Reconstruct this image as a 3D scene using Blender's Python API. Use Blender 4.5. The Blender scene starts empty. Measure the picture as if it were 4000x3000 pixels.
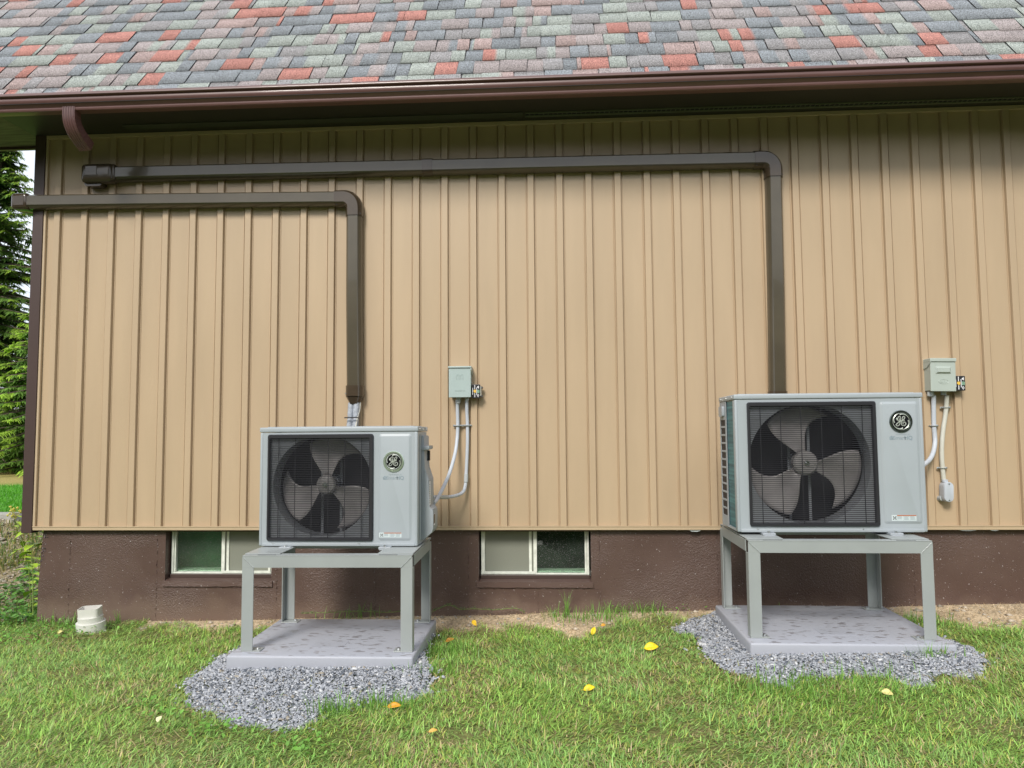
import bpy, bmesh, math, random
import numpy as np
from mathutils import Vector, Matrix, noise as mnoise
random.seed(7); RNG = np.random.default_rng(7)
S = bpy.context.scene
COL = S.collection
rad = math.radians

# ------------------------------------------------------------------ camera
FPX = 2900.0
CAM = Vector((0.0, -5.4, 1.28))
def cam_axes(p, y, r):
    f = Vector((-math.sin(y)*math.cos(p), math.cos(y)*math.cos(p), math.sin(p)))
    rt = Vector((math.cos(y), math.sin(y), 0)); up = rt.cross(f)
    return rt*math.cos(r)+up*math.sin(r), -rt*math.sin(r)+up*math.cos(r), f
CR, CU, CF = cam_axes(rad(3.9457), rad(3.2366), rad(-0.4445))
cd = bpy.data.cameras.new('camera'); cam = bpy.data.objects.new('camera', cd); COL.objects.link(cam)
m = Matrix.Identity(4)
for i in range(3):
    m[i][0] = CR[i]; m[i][1] = CU[i]; m[i][2] = -CF[i]; m[i][3] = CAM[i]
cam.matrix_world = m
cd.sensor_width = 36; cd.lens = FPX/4000*36; cd.clip_end = 2000; cd.clip_start = 0.05
S.camera = cam
def P(u, v, y=0.0):            # a photo point measured at distance y from the wall
    d = CR*((u-2000)/FPX) - CU*((v-1500)/FPX) + CF
    return CAM + d*((y-CAM.y)/d.y)

# ------------------------------------------------------------------ world, sun
SUN_EL, SUN_AZ = rad(39), rad(-16)       # azimuth from straight out of the wall (towards -Y), negative = left
sd = Vector((math.sin(SUN_AZ)*math.cos(SUN_EL), -math.cos(SUN_AZ)*math.cos(SUN_EL), math.sin(SUN_EL)))
w = bpy.data.worlds.new('World'); S.world = w; w.use_nodes = True
nt = w.node_tree; nt.nodes.clear()
sky = nt.nodes.new('ShaderNodeTexSky'); sky.sky_type = 'NISHITA'; sky.sun_disc = False
sky.sun_elevation = SUN_EL; sky.sun_rotation = math.atan2(sd.x, sd.y)
sky.air_density = 1.0; sky.dust_density = 2.0
bg = nt.nodes.new('ShaderNodeBackground'); bg.inputs[1].default_value = 0.10
bg2 = nt.nodes.new('ShaderNodeBackground'); bg2.inputs[1].default_value = 1.0
tc = nt.nodes.new('ShaderNodeTexCoord'); nz = nt.nodes.new('ShaderNodeTexNoise'); nz.inputs['Scale'].default_value = 3.0
nz.inputs['Detail'].default_value = 6
cr = nt.nodes.new('ShaderNodeValToRGB')
cr.color_ramp.elements[0].position = 0.35; cr.color_ramp.elements[0].color = (0.55, 0.62, 0.72, 1)
cr.color_ramp.elements[1].position = 0.62; cr.color_ramp.elements[1].color = (1.0, 1.0, 1.0, 1)
nt.links.new(tc.outputs['Generated'], nz.inputs['Vector']); nt.links.new(nz.outputs['Fac'], cr.inputs[0])
nt.links.new(cr.outputs[0], bg2.inputs[0]); nt.links.new(sky.outputs[0], bg.inputs[0])
mx = nt.nodes.new('ShaderNodeMixShader'); mx.inputs[0].default_value = 0.72
ow = nt.nodes.new('ShaderNodeOutputWorld')
nt.links.new(bg.outputs[0], mx.inputs[1]); nt.links.new(bg2.outputs[0], mx.inputs[2]); nt.links.new(mx.outputs[0], ow.inputs[0])
sl = bpy.data.lights.new('sun', 'SUN'); sl.energy = 1.9; sl.angle = rad(16); sl.color = (1.0, 0.95, 0.87)
so = bpy.data.objects.new('sun', sl); COL.objects.link(so); so.location = (0, -6, 8)
so.rotation_euler = sd.to_track_quat('Z', 'Y').to_euler()
S.view_settings.view_transform = 'Standard'; S.view_settings.look = 'None'
S.view_settings.exposure = 0.70; S.view_settings.gamma = 1
S.view_settings.use_curve_mapping = False

# ------------------------------------------------------------------ materials
MATS = {}
def mat(name, col, rough=0.5, metal=0.0, var=0.0, vscale=8, bump=0.0, bscale=60, spec=0.5, col2=None, coat=0.0, bdist=0.004, stretch=None):
    if name in MATS: return MATS[name]
    m = bpy.data.materials.new(name); m.use_nodes = True; t = m.node_tree; b = t.nodes['Principled BSDF']
    b.inputs['Base Color'].default_value = (*col, 1); b.inputs['Roughness'].default_value = rough
    b.inputs['Metallic'].default_value = metal; b.inputs['Specular IOR Level'].default_value = spec
    b.inputs['Coat Weight'].default_value = coat
    tcn = t.nodes.new('ShaderNodeTexCoord'); src = tcn.outputs['Object']
    if stretch:
        mp = t.nodes.new('ShaderNodeMapping'); mp.inputs['Scale'].default_value = stretch
        t.links.new(src, mp.inputs[0]); src = mp.outputs[0]
    if var > 0 or col2:
        n = t.nodes.new('ShaderNodeTexNoise'); n.inputs['Scale'].default_value = vscale; n.inputs['Detail'].default_value = 5
        t.links.new(src, n.inputs['Vector'])
        r = t.nodes.new('ShaderNodeValToRGB'); r.color_ramp.elements[0].position = .3; r.color_ramp.elements[1].position = .7
        c2 = col2 or tuple(min(1, c*(1+var)) for c in col)
        c1 = col if col2 else tuple(c*(1-var) for c in col)
        r.color_ramp.elements[0].color = (*c1, 1); r.color_ramp.elements[1].color = (*c2, 1)
        t.links.new(n.outputs['Fac'], r.inputs[0]); t.links.new(r.outputs[0], b.inputs['Base Color'])
    if bump > 0:
        n = t.nodes.new('ShaderNodeTexNoise'); n.inputs['Scale'].default_value = bscale; n.inputs['Detail'].default_value = 6
        t.links.new(src, n.inputs['Vector'])
        bp = t.nodes.new('ShaderNodeBump'); bp.inputs['Strength'].default_value = bump; bp.inputs['Distance'].default_value = bdist
        t.links.new(n.outputs['Fac'], bp.inputs['Height']); t.links.new(bp.outputs[0], b.inputs['Normal'])
    MATS[name] = m
    return m
def attr_mat(name, rough=0.6, transl=0.0, grain=0.0, gscale=400, bump=0.0, spec=0.5, bscale=200):
    if name in MATS: return MATS[name]
    m = bpy.data.materials.new(name); m.use_nodes = True; t = m.node_tree; b = t.nodes['Principled BSDF']
    a = t.nodes.new('ShaderNodeAttribute'); a.attribute_name = 'Col'; out = a.outputs['Color']
    b.inputs['Roughness'].default_value = rough; b.inputs['Specular IOR Level'].default_value = spec
    tcn = t.nodes.new('ShaderNodeTexCoord')
    if grain > 0:
        n = t.nodes.new('ShaderNodeTexNoise'); n.inputs['Scale'].default_value = gscale; n.inputs['Detail'].default_value = 3
        t.links.new(tcn.outputs['Object'], n.inputs['Vector'])
        r = t.nodes.new('ShaderNodeMapRange'); r.inputs[1].default_value = .3; r.inputs[2].default_value = .7
        r.inputs[3].default_value = 1-grain; r.inputs[4].default_value = 1+grain
        t.links.new(n.outputs['Fac'], r.inputs[0])
        mm = t.nodes.new('ShaderNodeVectorMath'); mm.operation = 'SCALE'
        t.links.new(out, mm.inputs[0]); t.links.new(r.outputs[0], mm.inputs['Scale']); out = mm.outputs[0]
    t.links.new(out, b.inputs['Base Color'])
    if bump > 0:
        n = t.nodes.new('ShaderNodeTexNoise'); n.inputs['Scale'].default_value = bscale; n.inputs['Detail'].default_value = 4
        t.links.new(tcn.outputs['Object'], n.inputs['Vector'])
        bp = t.nodes.new('ShaderNodeBump'); bp.inputs['Strength'].default_value = bump; bp.inputs['Distance'].default_value = .004
        t.links.new(n.outputs['Fac'], bp.inputs['Height']); t.links.new(bp.outputs[0], b.inputs['Normal'])
    if transl > 0:
        tr = t.nodes.new('ShaderNodeBsdfTranslucent'); t.links.new(out, tr.inputs[0])
        ms = t.nodes.new('ShaderNodeMixShader'); ms.inputs[0].default_value = transl
        o = t.nodes['Material Output']
        t.links.new(b.outputs[0], ms.inputs[1]); t.links.new(tr.outputs[0], ms.inputs[2]); t.links.new(ms.outputs[0], o.inputs[0])
    MATS[name] = m
    return m

M_SIDING = mat('tan_steel_siding', (.475, .358, .236), .36, var=.055, vscale=1.6, stretch=(3.0, 3.0, .45), bump=.25, bscale=350, bdist=.0012)
M_TRIM = mat('tan_trim', (.50, .385, .255), .4, var=.04, vscale=4)
M_BROWN = mat('brown_trim', (.068, .043, .038), .4, var=.06, vscale=3)
M_SOFFIT = mat('dark_soffit', (.035, .032, .026), .5)
M_SOFFITWOOD = mat('raw_soffit_board', (.12, .13, .07), .8, var=.35, vscale=5, stretch=(1, 6, 1))
M_VENT = mat('vent_strip', (.13, .14, .095), .6)
M_GUTTER = mat('brown_gutter', (.125, .062, .056), .36, var=.06, vscale=6, coat=.25)
M_DUCT = mat('brown_duct', (.080, .067, .045), .20, var=.12, vscale=4, bump=.05, bscale=9, coat=.3)
M_DUCTF = mat('brown_duct_fitting', (.060, .043, .028), .2, var=.1, vscale=9, coat=.25)
M_CASE = mat('light_grey_case', (.355, .395, .425), .42, var=.03, vscale=3, bump=.05, bscale=500, bdist=.0006)
M_CASE2 = mat('light_grey_plastic', (.33, .36, .39), .5, var=.03)
M_BLACK = mat('black_plastic', (.022, .022, .026), .38)
M_WIRE = mat('grille_wire', (.04, .04, .047), .25)
M_INNER = mat('inner_grey_plate', (.33, .35, .385), .35)
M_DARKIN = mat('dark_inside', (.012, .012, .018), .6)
M_FAN = mat('fan_plastic', (.40, .375, .38), .30, var=.22, vscale=7)
M_COIL = bpy.data.materials.new('coil_fins')
M_STEEL = mat('zinc_bolt', (.7, .72, .74), .28, metal=1)
M_STAND = mat('grey_green_stand', (.315, .34, .34), .36, var=.05, vscale=4, bump=.05, bscale=15)
M_PVCW = mat('white_pvc', (.66, .66, .62), .35, var=.04, vscale=10)
M_VINYL = mat('white_vinyl', (.72, .75, .68), .5, var=.14, vscale=25)
M_BOX = mat('grey_green_box', (.38, .46, .45), .35, var=.03)
M_BOX2 = mat('pale_green_box', (.42, .475, .435), .35, var=.03)
M_CONDUIT = mat('grey_conduit', (.50, .54, .60), .45, var=.04, vscale=20)
M_CONDCREAM = mat('cream_conduit', (.58, .575, .51), .5, var=.05, vscale=12)
M_CONDG = mat('grey_fitting', (.42, .45, .46), .45)
M_STICK = mat('label_paper', (.55, .62, .63), .5)
M_ORANGE = mat('label_orange', (.42, .13, .05), .5)
M_TXT = mat('label_print', (.20, .24, .27), .5)
M_WHITE = mat('white_print', (.85, .85, .88), .5)
M_YEL = mat('yellow_print', (.8, .5, .08), .5)
M_CHROME = mat('chrome', (.62, .66, .6), .12, metal=1)
M_FOIL = mat('grey_pipe_wrap', (.36, .39, .44), .38, var=.2, vscale=40, bump=.8, bscale=90)
M_CONCRETE = mat('old_concrete', (.36, .36, .33), .85, var=.2, vscale=9, bump=.5, bscale=30, bdist=.01)

# coil: fine horizontal bands on teal fins
m = M_COIL; m.use_nodes = True; t = m.node_tree; b = t.nodes['Principled BSDF']; b.inputs['Roughness'].default_value = .5
tcn = t.nodes.new('ShaderNodeTexCoord'); mp = t.nodes.new('ShaderNodeMapping'); mp.inputs['Scale'].default_value = (2, 2, 60)
n = t.nodes.new('ShaderNodeTexNoise'); n.inputs['Scale'].default_value = 1.2; n.inputs['Detail'].default_value = 3
r = t.nodes.new('ShaderNodeValToRGB'); r.color_ramp.elements[0].color = (.02, .10, .13, 1); r.color_ramp.elements[1].color = (.07, .24, .27, 1)
r.color_ramp.elements[0].position = .35; r.color_ramp.elements[1].position = .68
t.links.new(tcn.outputs['Object'], mp.inputs[0]); t.links.new(mp.outputs[0], n.inputs['Vector'])
t.links.new(n.outputs['Fac'], r.inputs[0]); t.links.new(r.outputs[0], b.inputs['Base Color'])

# painted concrete foundation: pitted, glossy specks
M_FOUND = bpy.data.materials.new('brown_painted_concrete'); m = M_FOUND; m.use_nodes = True; t = m.node_tree
b = t.nodes['Principled BSDF']; b.inputs['Roughness'].default_value = .40
tcn = t.nodes.new('ShaderNodeTexCoord')
n1 = t.nodes.new('ShaderNodeTexNoise'); n1.inputs['Scale'].default_value = 2.2; n1.inputs['Detail'].default_value = 6
r1 = t.nodes.new('ShaderNodeValToRGB'); r1.color_ramp.elements[0].color = (.092, .056, .046, 1); r1.color_ramp.elements[1].color = (.116, .075, .063, 1)
r1.color_ramp.elements[0].position = .35; r1.color_ramp.elements[1].position = .65
t.links.new(tcn.outputs['Object'], n1.inputs['Vector']); t.links.new(n1.outputs['Fac'], r1.inputs[0])
vz = t.nodes.new('ShaderNodeTexVoronoi'); vz.inputs['Scale'].default_value = 38
vm = t.nodes.new('ShaderNodeMapRange'); vm.inputs[1].default_value = .0; vm.inputs[2].default_value = .16
t.links.new(tcn.outputs['Object'], vz.inputs['Vector']); t.links.new(vz.outputs['Distance'], vm.inputs[0])
n2 = t.nodes.new('ShaderNodeTexNoise'); n2.inputs['Scale'].default_value = 115; n2.inputs['Detail'].default_value = 5
n3 = t.nodes.new('ShaderNodeTexNoise'); n3.inputs['Scale'].default_value = 1.7; n3.inputs['Detail'].default_value = 2
m3 = t.nodes.new('ShaderNodeMapRange'); m3.inputs[1].default_value = .42; m3.inputs[2].default_value = .6; m3.inputs[3].default_value = .12
for q in (n2, n3): t.links.new(tcn.outputs['Object'], q.inputs['Vector'])
t.links.new(n3.outputs['Fac'], m3.inputs[0])
mu = t.nodes.new('ShaderNodeMath'); mu.operation = 'MULTIPLY'; t.links.new(n2.outputs['Fac'], mu.inputs[0]); t.links.new(m3.outputs[0], mu.inputs[1])
ad = t.nodes.new('ShaderNodeMath'); ad.operation = 'ADD'; t.links.new(mu.outputs[0], ad.inputs[0])
m4 = t.nodes.new('ShaderNodeMath'); m4.operation = 'MULTIPLY'; m4.inputs[1].default_value = .5
t.links.new(vm.outputs[0], m4.inputs[0]); t.links.new(m4.outputs[0], ad.inputs[1])
bp = t.nodes.new('ShaderNodeBump'); bp.inputs['Strength'].default_value = 1.0; bp.inputs['Distance'].default_value = .0075
t.links.new(ad.outputs[0], bp.inputs['Height']); t.links.new(bp.outputs[0], b.inputs['Normal'])
# light chips
v2 = t.nodes.new('ShaderNodeTexNoise'); v2.inputs['Scale'].default_value = 75; v2.inputs['Detail'].default_value = 5; t.links.new(tcn.outputs['Object'], v2.inputs['Vector'])
l2 = t.nodes.new('ShaderNodeMath'); l2.operation = 'GREATER_THAN'; l2.inputs[1].default_value = .70; t.links.new(v2.outputs['Fac'], l2.inputs[0])
mc = t.nodes.new('ShaderNodeMix'); mc.data_type = 'RGBA'; mc.inputs['B'].default_value = (.36, .32, .31, 1)
t.links.new(l2.outputs[0], mc.inputs['Factor']); t.links.new(r1.outputs[0], mc.inputs['A'])
sxyz = t.nodes.new('ShaderNodeSeparateXYZ'); t.links.new(tcn.outputs['Object'], sxyz.inputs[0])
nd = t.nodes.new('ShaderNodeTexNoise'); nd.inputs['Scale'].default_value = 9; nd.inputs['Detail'].default_value = 7; t.links.new(tcn.outputs['Object'], nd.inputs['Vector'])
zz = t.nodes.new('ShaderNodeMath'); zz.operation = 'MULTIPLY_ADD'; zz.inputs[1].default_value = -.22; t.links.new(nd.outputs['Fac'], zz.inputs[0]); t.links.new(sxyz.outputs['Z'], zz.inputs[2])
zr = t.nodes.new('ShaderNodeMapRange'); zr.inputs[1].default_value = .03; zr.inputs[2].default_value = -.10; zr.inputs[3].default_value = 0; zr.inputs[4].default_value = .30
t.links.new(zz.outputs[0], zr.inputs[0])
md = t.nodes.new('ShaderNodeMix'); md.data_type = 'RGBA'; md.inputs['B'].default_value = (.27, .20, .15, 1)
t.links.new(zr.outputs[0], md.inputs['Factor']); t.links.new(mc.outputs['Result'], md.inputs['A']); t.links.new(md.outputs['Result'], b.inputs['Base Color'])

# composite pad with wet stains
M_PAD = bpy.data.materials.new('grey_pad'); m = M_PAD; m.use_nodes = True; t = m.node_tree
b = t.nodes['Principled BSDF']
tcn = t.nodes.new('ShaderNodeTexCoord'); mp = t.nodes.new('ShaderNodeMapping'); mp.inputs['Scale'].default_value = (9, 22, 1)
n = t.nodes.new('ShaderNodeTexNoise'); n.inputs['Scale'].default_value = 1.5; n.inputs['Detail'].default_value = 3.5
t.links.new(tcn.outputs['Object'], mp.inputs[0]); t.links.new(mp.outputs[0], n.inputs['Vector'])
r = t.nodes.new('ShaderNodeValToRGB'); r.color_ramp.elements[0].position = .60; r.color_ramp.elements[1].position = .61
r.color_ramp.elements[0].color = (0, 0, 0, 1); r.color_ramp.elements[1].color = (1, 1, 1, 1)
t.links.new(n.outputs['Fac'], r.inputs[0])
ge = t.nodes.new('ShaderNodeNewGeometry'); sx = t.nodes.new('ShaderNodeSeparateXYZ'); t.links.new(ge.outputs['Normal'], sx.inputs[0])
gt = t.nodes.new('ShaderNodeMath'); gt.operation = 'GREATER_THAN'; gt.inputs[1].default_value = .95; t.links.new(sx.outputs['Z'], gt.inputs[0])
mm = t.nodes.new('ShaderNodeMath'); mm.operation = 'MULTIPLY'; t.links.new(r.outputs[0], mm.inputs[0]); t.links.new(gt.outputs[0], mm.inputs[1])
mc = t.nodes.new('ShaderNodeMix'); mc.data_type = 'RGBA'; mc.inputs['A'].default_value = (.375, .39, .44, 1); mc.inputs['B'].default_value = (.225, .22, .24, 1)
t.links.new(mm.outputs[0], mc.inputs['Factor']); t.links.new(mc.outputs['Result'], b.inputs['Base Color'])
mr = t.nodes.new('ShaderNodeMapRange'); mr.inputs[3].default_value = .5; mr.inputs[4].default_value = .3
t.links.new(mm.outputs[0], mr.inputs[0]); t.links.new(mr.outputs[0], b.inputs['Roughness'])
nb = t.nodes.new('ShaderNodeTexNoise'); nb.inputs['Scale'].default_value = 300; t.links.new(tcn.outputs['Object'], nb.inputs['Vector'])
bp = t.nodes.new('ShaderNodeBump'); bp.inputs['Strength'].default_value = .2; bp.inputs['Distance'].default_value = .001
t.links.new(nb.outputs['Fac'], bp.inputs['Height']); t.links.new(bp.outputs[0], b.inputs['Normal'])

def glass_mat(name, base, rough, speck, speckcol):
    m = bpy.data.materials.new(name); m.use_nodes = True; t = m.node_tree; b = t.nodes['Principled BSDF']
    b.inputs['Roughness'].default_value = rough; b.inputs['IOR'].default_value = 1.6
    tcn = t.nodes.new('ShaderNodeTexCoord')
    n = t.nodes.new('ShaderNodeTexNoise'); n.inputs['Scale'].default_value = 190; n.inputs['Detail'].default_value = 6
    t.links.new(tcn.outputs['Object'], n.inputs['Vector'])
    mr = t.nodes.new('ShaderNodeMapRange'); mr.inputs[1].default_value = speck; mr.inputs[2].default_value = speck+.06
    t.links.new(n.outputs['Fac'], mr.inputs[0])
    mc = t.nodes.new('ShaderNodeMix'); mc.data_type = 'RGBA'; mc.inputs['A'].default_value = (*base, 1); mc.inputs['B'].default_value = (*speckcol, 1)
    t.links.new(mr.outputs[0], mc.inputs['Factor']); t.links.new(mc.outputs['Result'], b.inputs['Base Color'])
    MATS[name] = m; return m
M_GLASS_OLD = glass_mat('dusty_dark_glass', (.008, .020, .010), .04, .66, (.16, .19, .16))
M_GLASS = bpy.data.materials.new('window_glass'); m = M_GLASS; m.use_nodes = True; t = m.node_tree; b = t.nodes['Principled BSDF']
b.inputs['Base Color'].default_value = (.8, 1, .86, 1); b.inputs['Roughness'].default_value = .01; b.inputs['IOR'].default_value = 1.5
b.inputs['Transmission Weight'].default_value = 1.0
tcn = t.nodes.new('ShaderNodeTexCoord'); n = t.nodes.new('ShaderNodeTexNoise'); n.inputs['Scale'].default_value = 170; n.inputs['Detail'].default_value = 6
t.links.new(tcn.outputs['Object'], n.inputs['Vector'])
mr = t.nodes.new('ShaderNodeMapRange'); mr.inputs[1].default_value = .60; mr.inputs[2].default_value = .70; mr.inputs[4].default_value = .8
df = t.nodes.new('ShaderNodeBsdfDiffuse'); df.inputs[0].default_value = (.5, .55, .5, 1)
ms = t.nodes.new('ShaderNodeMixShader'); t.links.new(n.outputs['Fac'], mr.inputs[0]); t.links.new(mr.outputs[0], ms.inputs[0])
n2 = t.nodes.new('ShaderNodeTexNoise'); n2.inputs['Scale'].default_value = 9; t.links.new(tcn.outputs['Object'], n2.inputs['Vector'])
mr2 = t.nodes.new('ShaderNodeMapRange'); mr2.inputs[3].default_value = .0; mr2.inputs[4].default_value = .045; t.links.new(n2.outputs['Fac'], mr2.inputs[0])
mx2 = t.nodes.new('ShaderNodeMath'); mx2.operation = 'MAXIMUM'; t.links.new(mr.outputs[0], mx2.inputs[0]); t.links.new(mr2.outputs[0], mx2.inputs[1]); t.links.new(mx2.outputs[0], ms.inputs[0])
t.links.new(b.outputs[0], ms.inputs[1]); t.links.new(df.outputs[0], ms.inputs[2]); t.links.new(ms.outputs[0], t.nodes['Material Output'].inputs[0])
M_SCREEN = glass_mat('dusty_insect_screen', (.21, .22, .18), .7, .62, (.27, .27, .23))

# ------------------------------------------------------------------ object helpers
def link(o, parent=None):
    COL.objects.link(o)
    if parent is not None: o.parent = parent
    return o
def obj(name, bm, m, parent=None, smooth=False, loc=None):
    me = bpy.data.meshes.new(name)
    if isinstance(bm, bpy.types.Mesh): me = bm
    else:
        bmesh.ops.recalc_face_normals(bm, faces=bm.faces)
        bm.to_mesh(me); bm.free()
    if m is not None:
        me.materials.clear(); me.materials.append(m)
    if smooth:
        for p in me.polygons: p.use_smooth = True
        try: me.set_sharp_from_angle(angle=rad(32))
        except Exception: pass
    o = bpy.data.objects.new(name, me)
    if loc is not None: o.location = loc
    return link(o, parent)
def tag(o, label=None, cat=None, group=None, kind=None):
    if label: o['label'] = label
    if cat: o['category'] = cat
    if group: o['group'] = group
    if kind: o['kind'] = kind
    return o
def thing(name, label, cat, loc=(0, 0, 0), group=None, rot=(0, 0, 0)):
    o = bpy.data.objects.new(name, None); link(o); o.location = loc; o.rotation_euler = rot
    o.empty_display_size = .1
    return tag(o, label, cat, group)
def NB(): return bmesh.new()
def box(bm, x0, x1, y0, y1, z0, z1, bev=0.0, seg=2):
    vs = [bm.verts.new((x, y, z)) for x in (x0, x1) for y in (y0, y1) for z in (z0, z1)]
    fs = [bm.faces.new([vs[i] for i in q]) for q in ((0, 1, 3, 2), (4, 6, 7, 5), (0, 4, 5, 1), (2, 3, 7, 6), (0, 2, 6, 4), (1, 5, 7, 3))]
    if bev > 0:
        es = set(e for f in fs for e in f.edges)
        bmesh.ops.bevel(bm, geom=list(es), offset=bev, segments=seg, profile=.5, affect='EDGES')
    return vs
def prism(bm, pts, axis, a, b_, bev=0):
    """pts: closed 2-D outline; extruded along axis 'x','y','z' from a to b_"""
    def v3(p, t):
        if axis == 'x': return (t, p[0], p[1])
        if axis == 'y': return (p[0], t, p[1])
        return (p[0], p[1], t)
    A = [bm.verts.new(v3(p, a)) for p in pts]; B = [bm.verts.new(v3(p, b_)) for p in pts]
    n = len(pts); fs = [bm.faces.new(A), bm.faces.new(B[::-1])]
    for i in range(n):
        fs.append(bm.faces.new((A[i], A[(i+1) % n], B[(i+1) % n], B[i])))
    if bev:
        es = set(e for f in fs[:2] for e in f.edges)
        bmesh.ops.bevel(bm, geom=list(es), offset=bev, segments=2, profile=.5, affect='EDGES')
def strip(bm, prof, axis, a, b_):
    """open profile extruded (no caps)"""
    def v3(p, t):
        return (t, p[0], p[1]) if axis == 'x' else ((p[0], t, p[1]) if axis == 'y' else (p[0], p[1], t))
    A = [bm.verts.new(v3(p, a)) for p in prof]; B = [bm.verts.new(v3(p, b_)) for p in prof]
    for i in range(len(prof)-1): bm.faces.new((A[i], A[i+1], B[i+1], B[i]))
def frame_at(t, up=Vector((0, 0, 1))):
    t = t.normalized(); s = t.cross(up)
    if s.length < 1e-4: s = t.cross(Vector((0, 1, 0)))
    s.normalize(); return s, s.cross(t).normalized()
def tube(bm, pts, r, n=12, caps=True, flat=1.0, up=Vector((0, 0, 1))):
    pts = [Vector(p) for p in pts]; rings = []
    rs = r if hasattr(r, '__len__') else [r]*len(pts)
    s = None
    for i, p in enumerate(pts):
        t = (pts[min(i+1, len(pts)-1)]-pts[max(i-1, 0)])
        if s is None: s, u = frame_at(t, up)
        else:
            tn = t.normalized(); s = (s - tn*s.dot(tn)).normalized(); u = s.cross(tn).normalized()
        rings.append([bm.verts.new(p + s*(math.cos(a)*rs[i]) + u*(math.sin(a)*rs[i]*flat)) for a in [2*math.pi*k/n for k in range(n)]])
    for a, b_ in zip(rings, rings[1:]):
        for k in range(n): bm.faces.new((a[k], a[(k+1) % n], b_[(k+1) % n], b_[k]))
    if caps:
        bm.faces.new(rings[0][::-1]); bm.faces.new(rings[-1])
def cyl(bm, c, r, h, axis='y', n=24, bev=0):
    c = Vector(c); d = {'x': Vector((1, 0, 0)), 'y': Vector((0, 1, 0)), 'z': Vector((0, 0, 1))}[axis]
    tube(bm, [c, c+d*h], r, n)
def catmull(pts, per=8):
    pts = [Vector(p) for p in pts]; out = []
    q = [pts[0]*2-pts[1]] + pts + [pts[-1]*2-pts[-2]]
    for i in range(1, len(q)-2):
        for k in range(per):
            t = k/per; a, b_, c, d = q[i-1], q[i], q[i+1], q[i+2]
            out.append(.5*((2*b_) + (c-a)*t + (2*a-5*b_+4*c-d)*t*t + (3*b_-a-3*c+d)*t**3))
    out.append(pts[-1]); return out
def rrect(x0, x1, z0, z1, r, seg=4):
    out = []
    for cx, cz, a0 in ((x1-r, z1-r, 0), (x0+r, z1-r, 90), (x0+r, z0+r, 180), (x1-r, z0+r, 270)):
        for k in range(seg+1):
            a = rad(a0+90*k/seg); out.append((cx+r*math.cos(a), cz+r*math.sin(a)))
    return out
def plate_hole(bm, outer, inner, y0, y1):
    """ring between two outlines of equal count (x,z), from y0 (front) to y1"""
    n = len(outer)
    L = [[bm.verts.new((p[0], y, p[1])) for p in o] for o, y in ((outer, y0), (inner, y0), (inner, y1), (outer, y1))]
    for a, b_ in ((0, 1), (1, 2), (2, 3), (3, 0)):
        for k in range(n): bm.faces.new((L[a][k], L[a][(k+1) % n], L[b_][(k+1) % n], L[b_][k]))
def text(s, size, m, parent, loc, rot=(math.pi/2, 0, 0), ext=.0004, name='lettering', bold=0.0, sx=1.0, space=1.0):
    c = bpy.data.curves.new('t', 'FONT'); c.body = s; c.size = size; c.extrude = ext; c.offset = bold
    c.align_x = 'CENTER'; c.align_y = 'CENTER'; c.space_character = space
    o = bpy.data.objects.new('t', c); COL.objects.link(o)
    bpy.context.view_layer.update()
    me = bpy.data.meshes.new_from_object(o.evaluated_get(bpy.context.evaluated_depsgraph_get()))
    bpy.data.objects.remove(o)
    mt = Matrix.Translation(loc) @ Matrix.Rotation(rot[2], 4, 'Z') @ Matrix.Rotation(rot[0], 4, 'X') @ Matrix.Rotation(rot[1], 4, 'Z') @ Matrix.Diagonal((sx, 1, 1, 1))
    me.transform(mt); me.name = name
    return obj(name, me, m, parent)
def np_mesh(name, V, F, m, parent=None, col=None, smooth=False):
    """V (n,3), F list of index arrays with equal width, or ndarray; col per vertex"""
    me = bpy.data.meshes.new(name)
    V = np.asarray(V, np.float32); F = np.asarray(F, np.int32); k = F.shape[1]
    me.vertices.add(len(V)); me.vertices.foreach_set('co', V.ravel())
    me.loops.add(F.size); me.loops.foreach_set('vertex_index', F.ravel())
    me.polygons.add(len(F)); me.polygons.foreach_set('loop_start', np.arange(0, F.size, k, dtype=np.int32))
    me.polygons.foreach_set('loop_total', np.full(len(F), k, np.int32))
    if smooth: me.polygons.foreach_set('use_smooth', np.ones(len(F), bool))
    me.update(calc_edges=True)
    if col is not None:
        a = me.color_attributes.new('Col', 'FLOAT_COLOR', 'POINT')
        c = np.ones((len(V), 4), np.float32); c[:, :3] = col; a.data.foreach_set('color', c.ravel())
    me.materials.append(m)
    o = bpy.data.objects.new(name, me); return link(o, parent)

# ------------------------------------------------------------------ terrain
def sstep(a, b_, x):
    t = np.clip((x-a)/(b_-a), 0, 1); return t*t*(3-2*t)
def wob(x, y, s=1.0, seed=0):
    return (np.sin(x*2.1*s+seed)+np.sin(y*2.7*s+1.3+seed*2)+np.sin((x+y)*3.3*s+2.1*seed)+np.sin((x-y*1.4)*5.1*s+.7+seed)*.6+np.sin((x*1.7+y*.6)*8.9*s+seed*3)*.35)/4
def ground_z(x, y):
    x = np.asarray(x, float); y = np.asarray(y, float)
    z = .006 + .026*np.clip(x, -6, 6)
    z = z + wob(x, y, 2.0, 1)*.010 + wob(x, y, 7.0, 4)*.004
    z = z - .02*np.clip(-y-1, 0, 6)*0
    bank = sstep(.0, 2.1, y)*.52 * sstep(-3.9, -4.1, x)
    bank = bank + sstep(-4.3, -6.5, x)*.12*sstep(-.6, .4, y)
    return z + bank + sstep(12, 60, np.hypot(x, y))*1.0*np.sin(x*.02+y*.03)*.8
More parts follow.
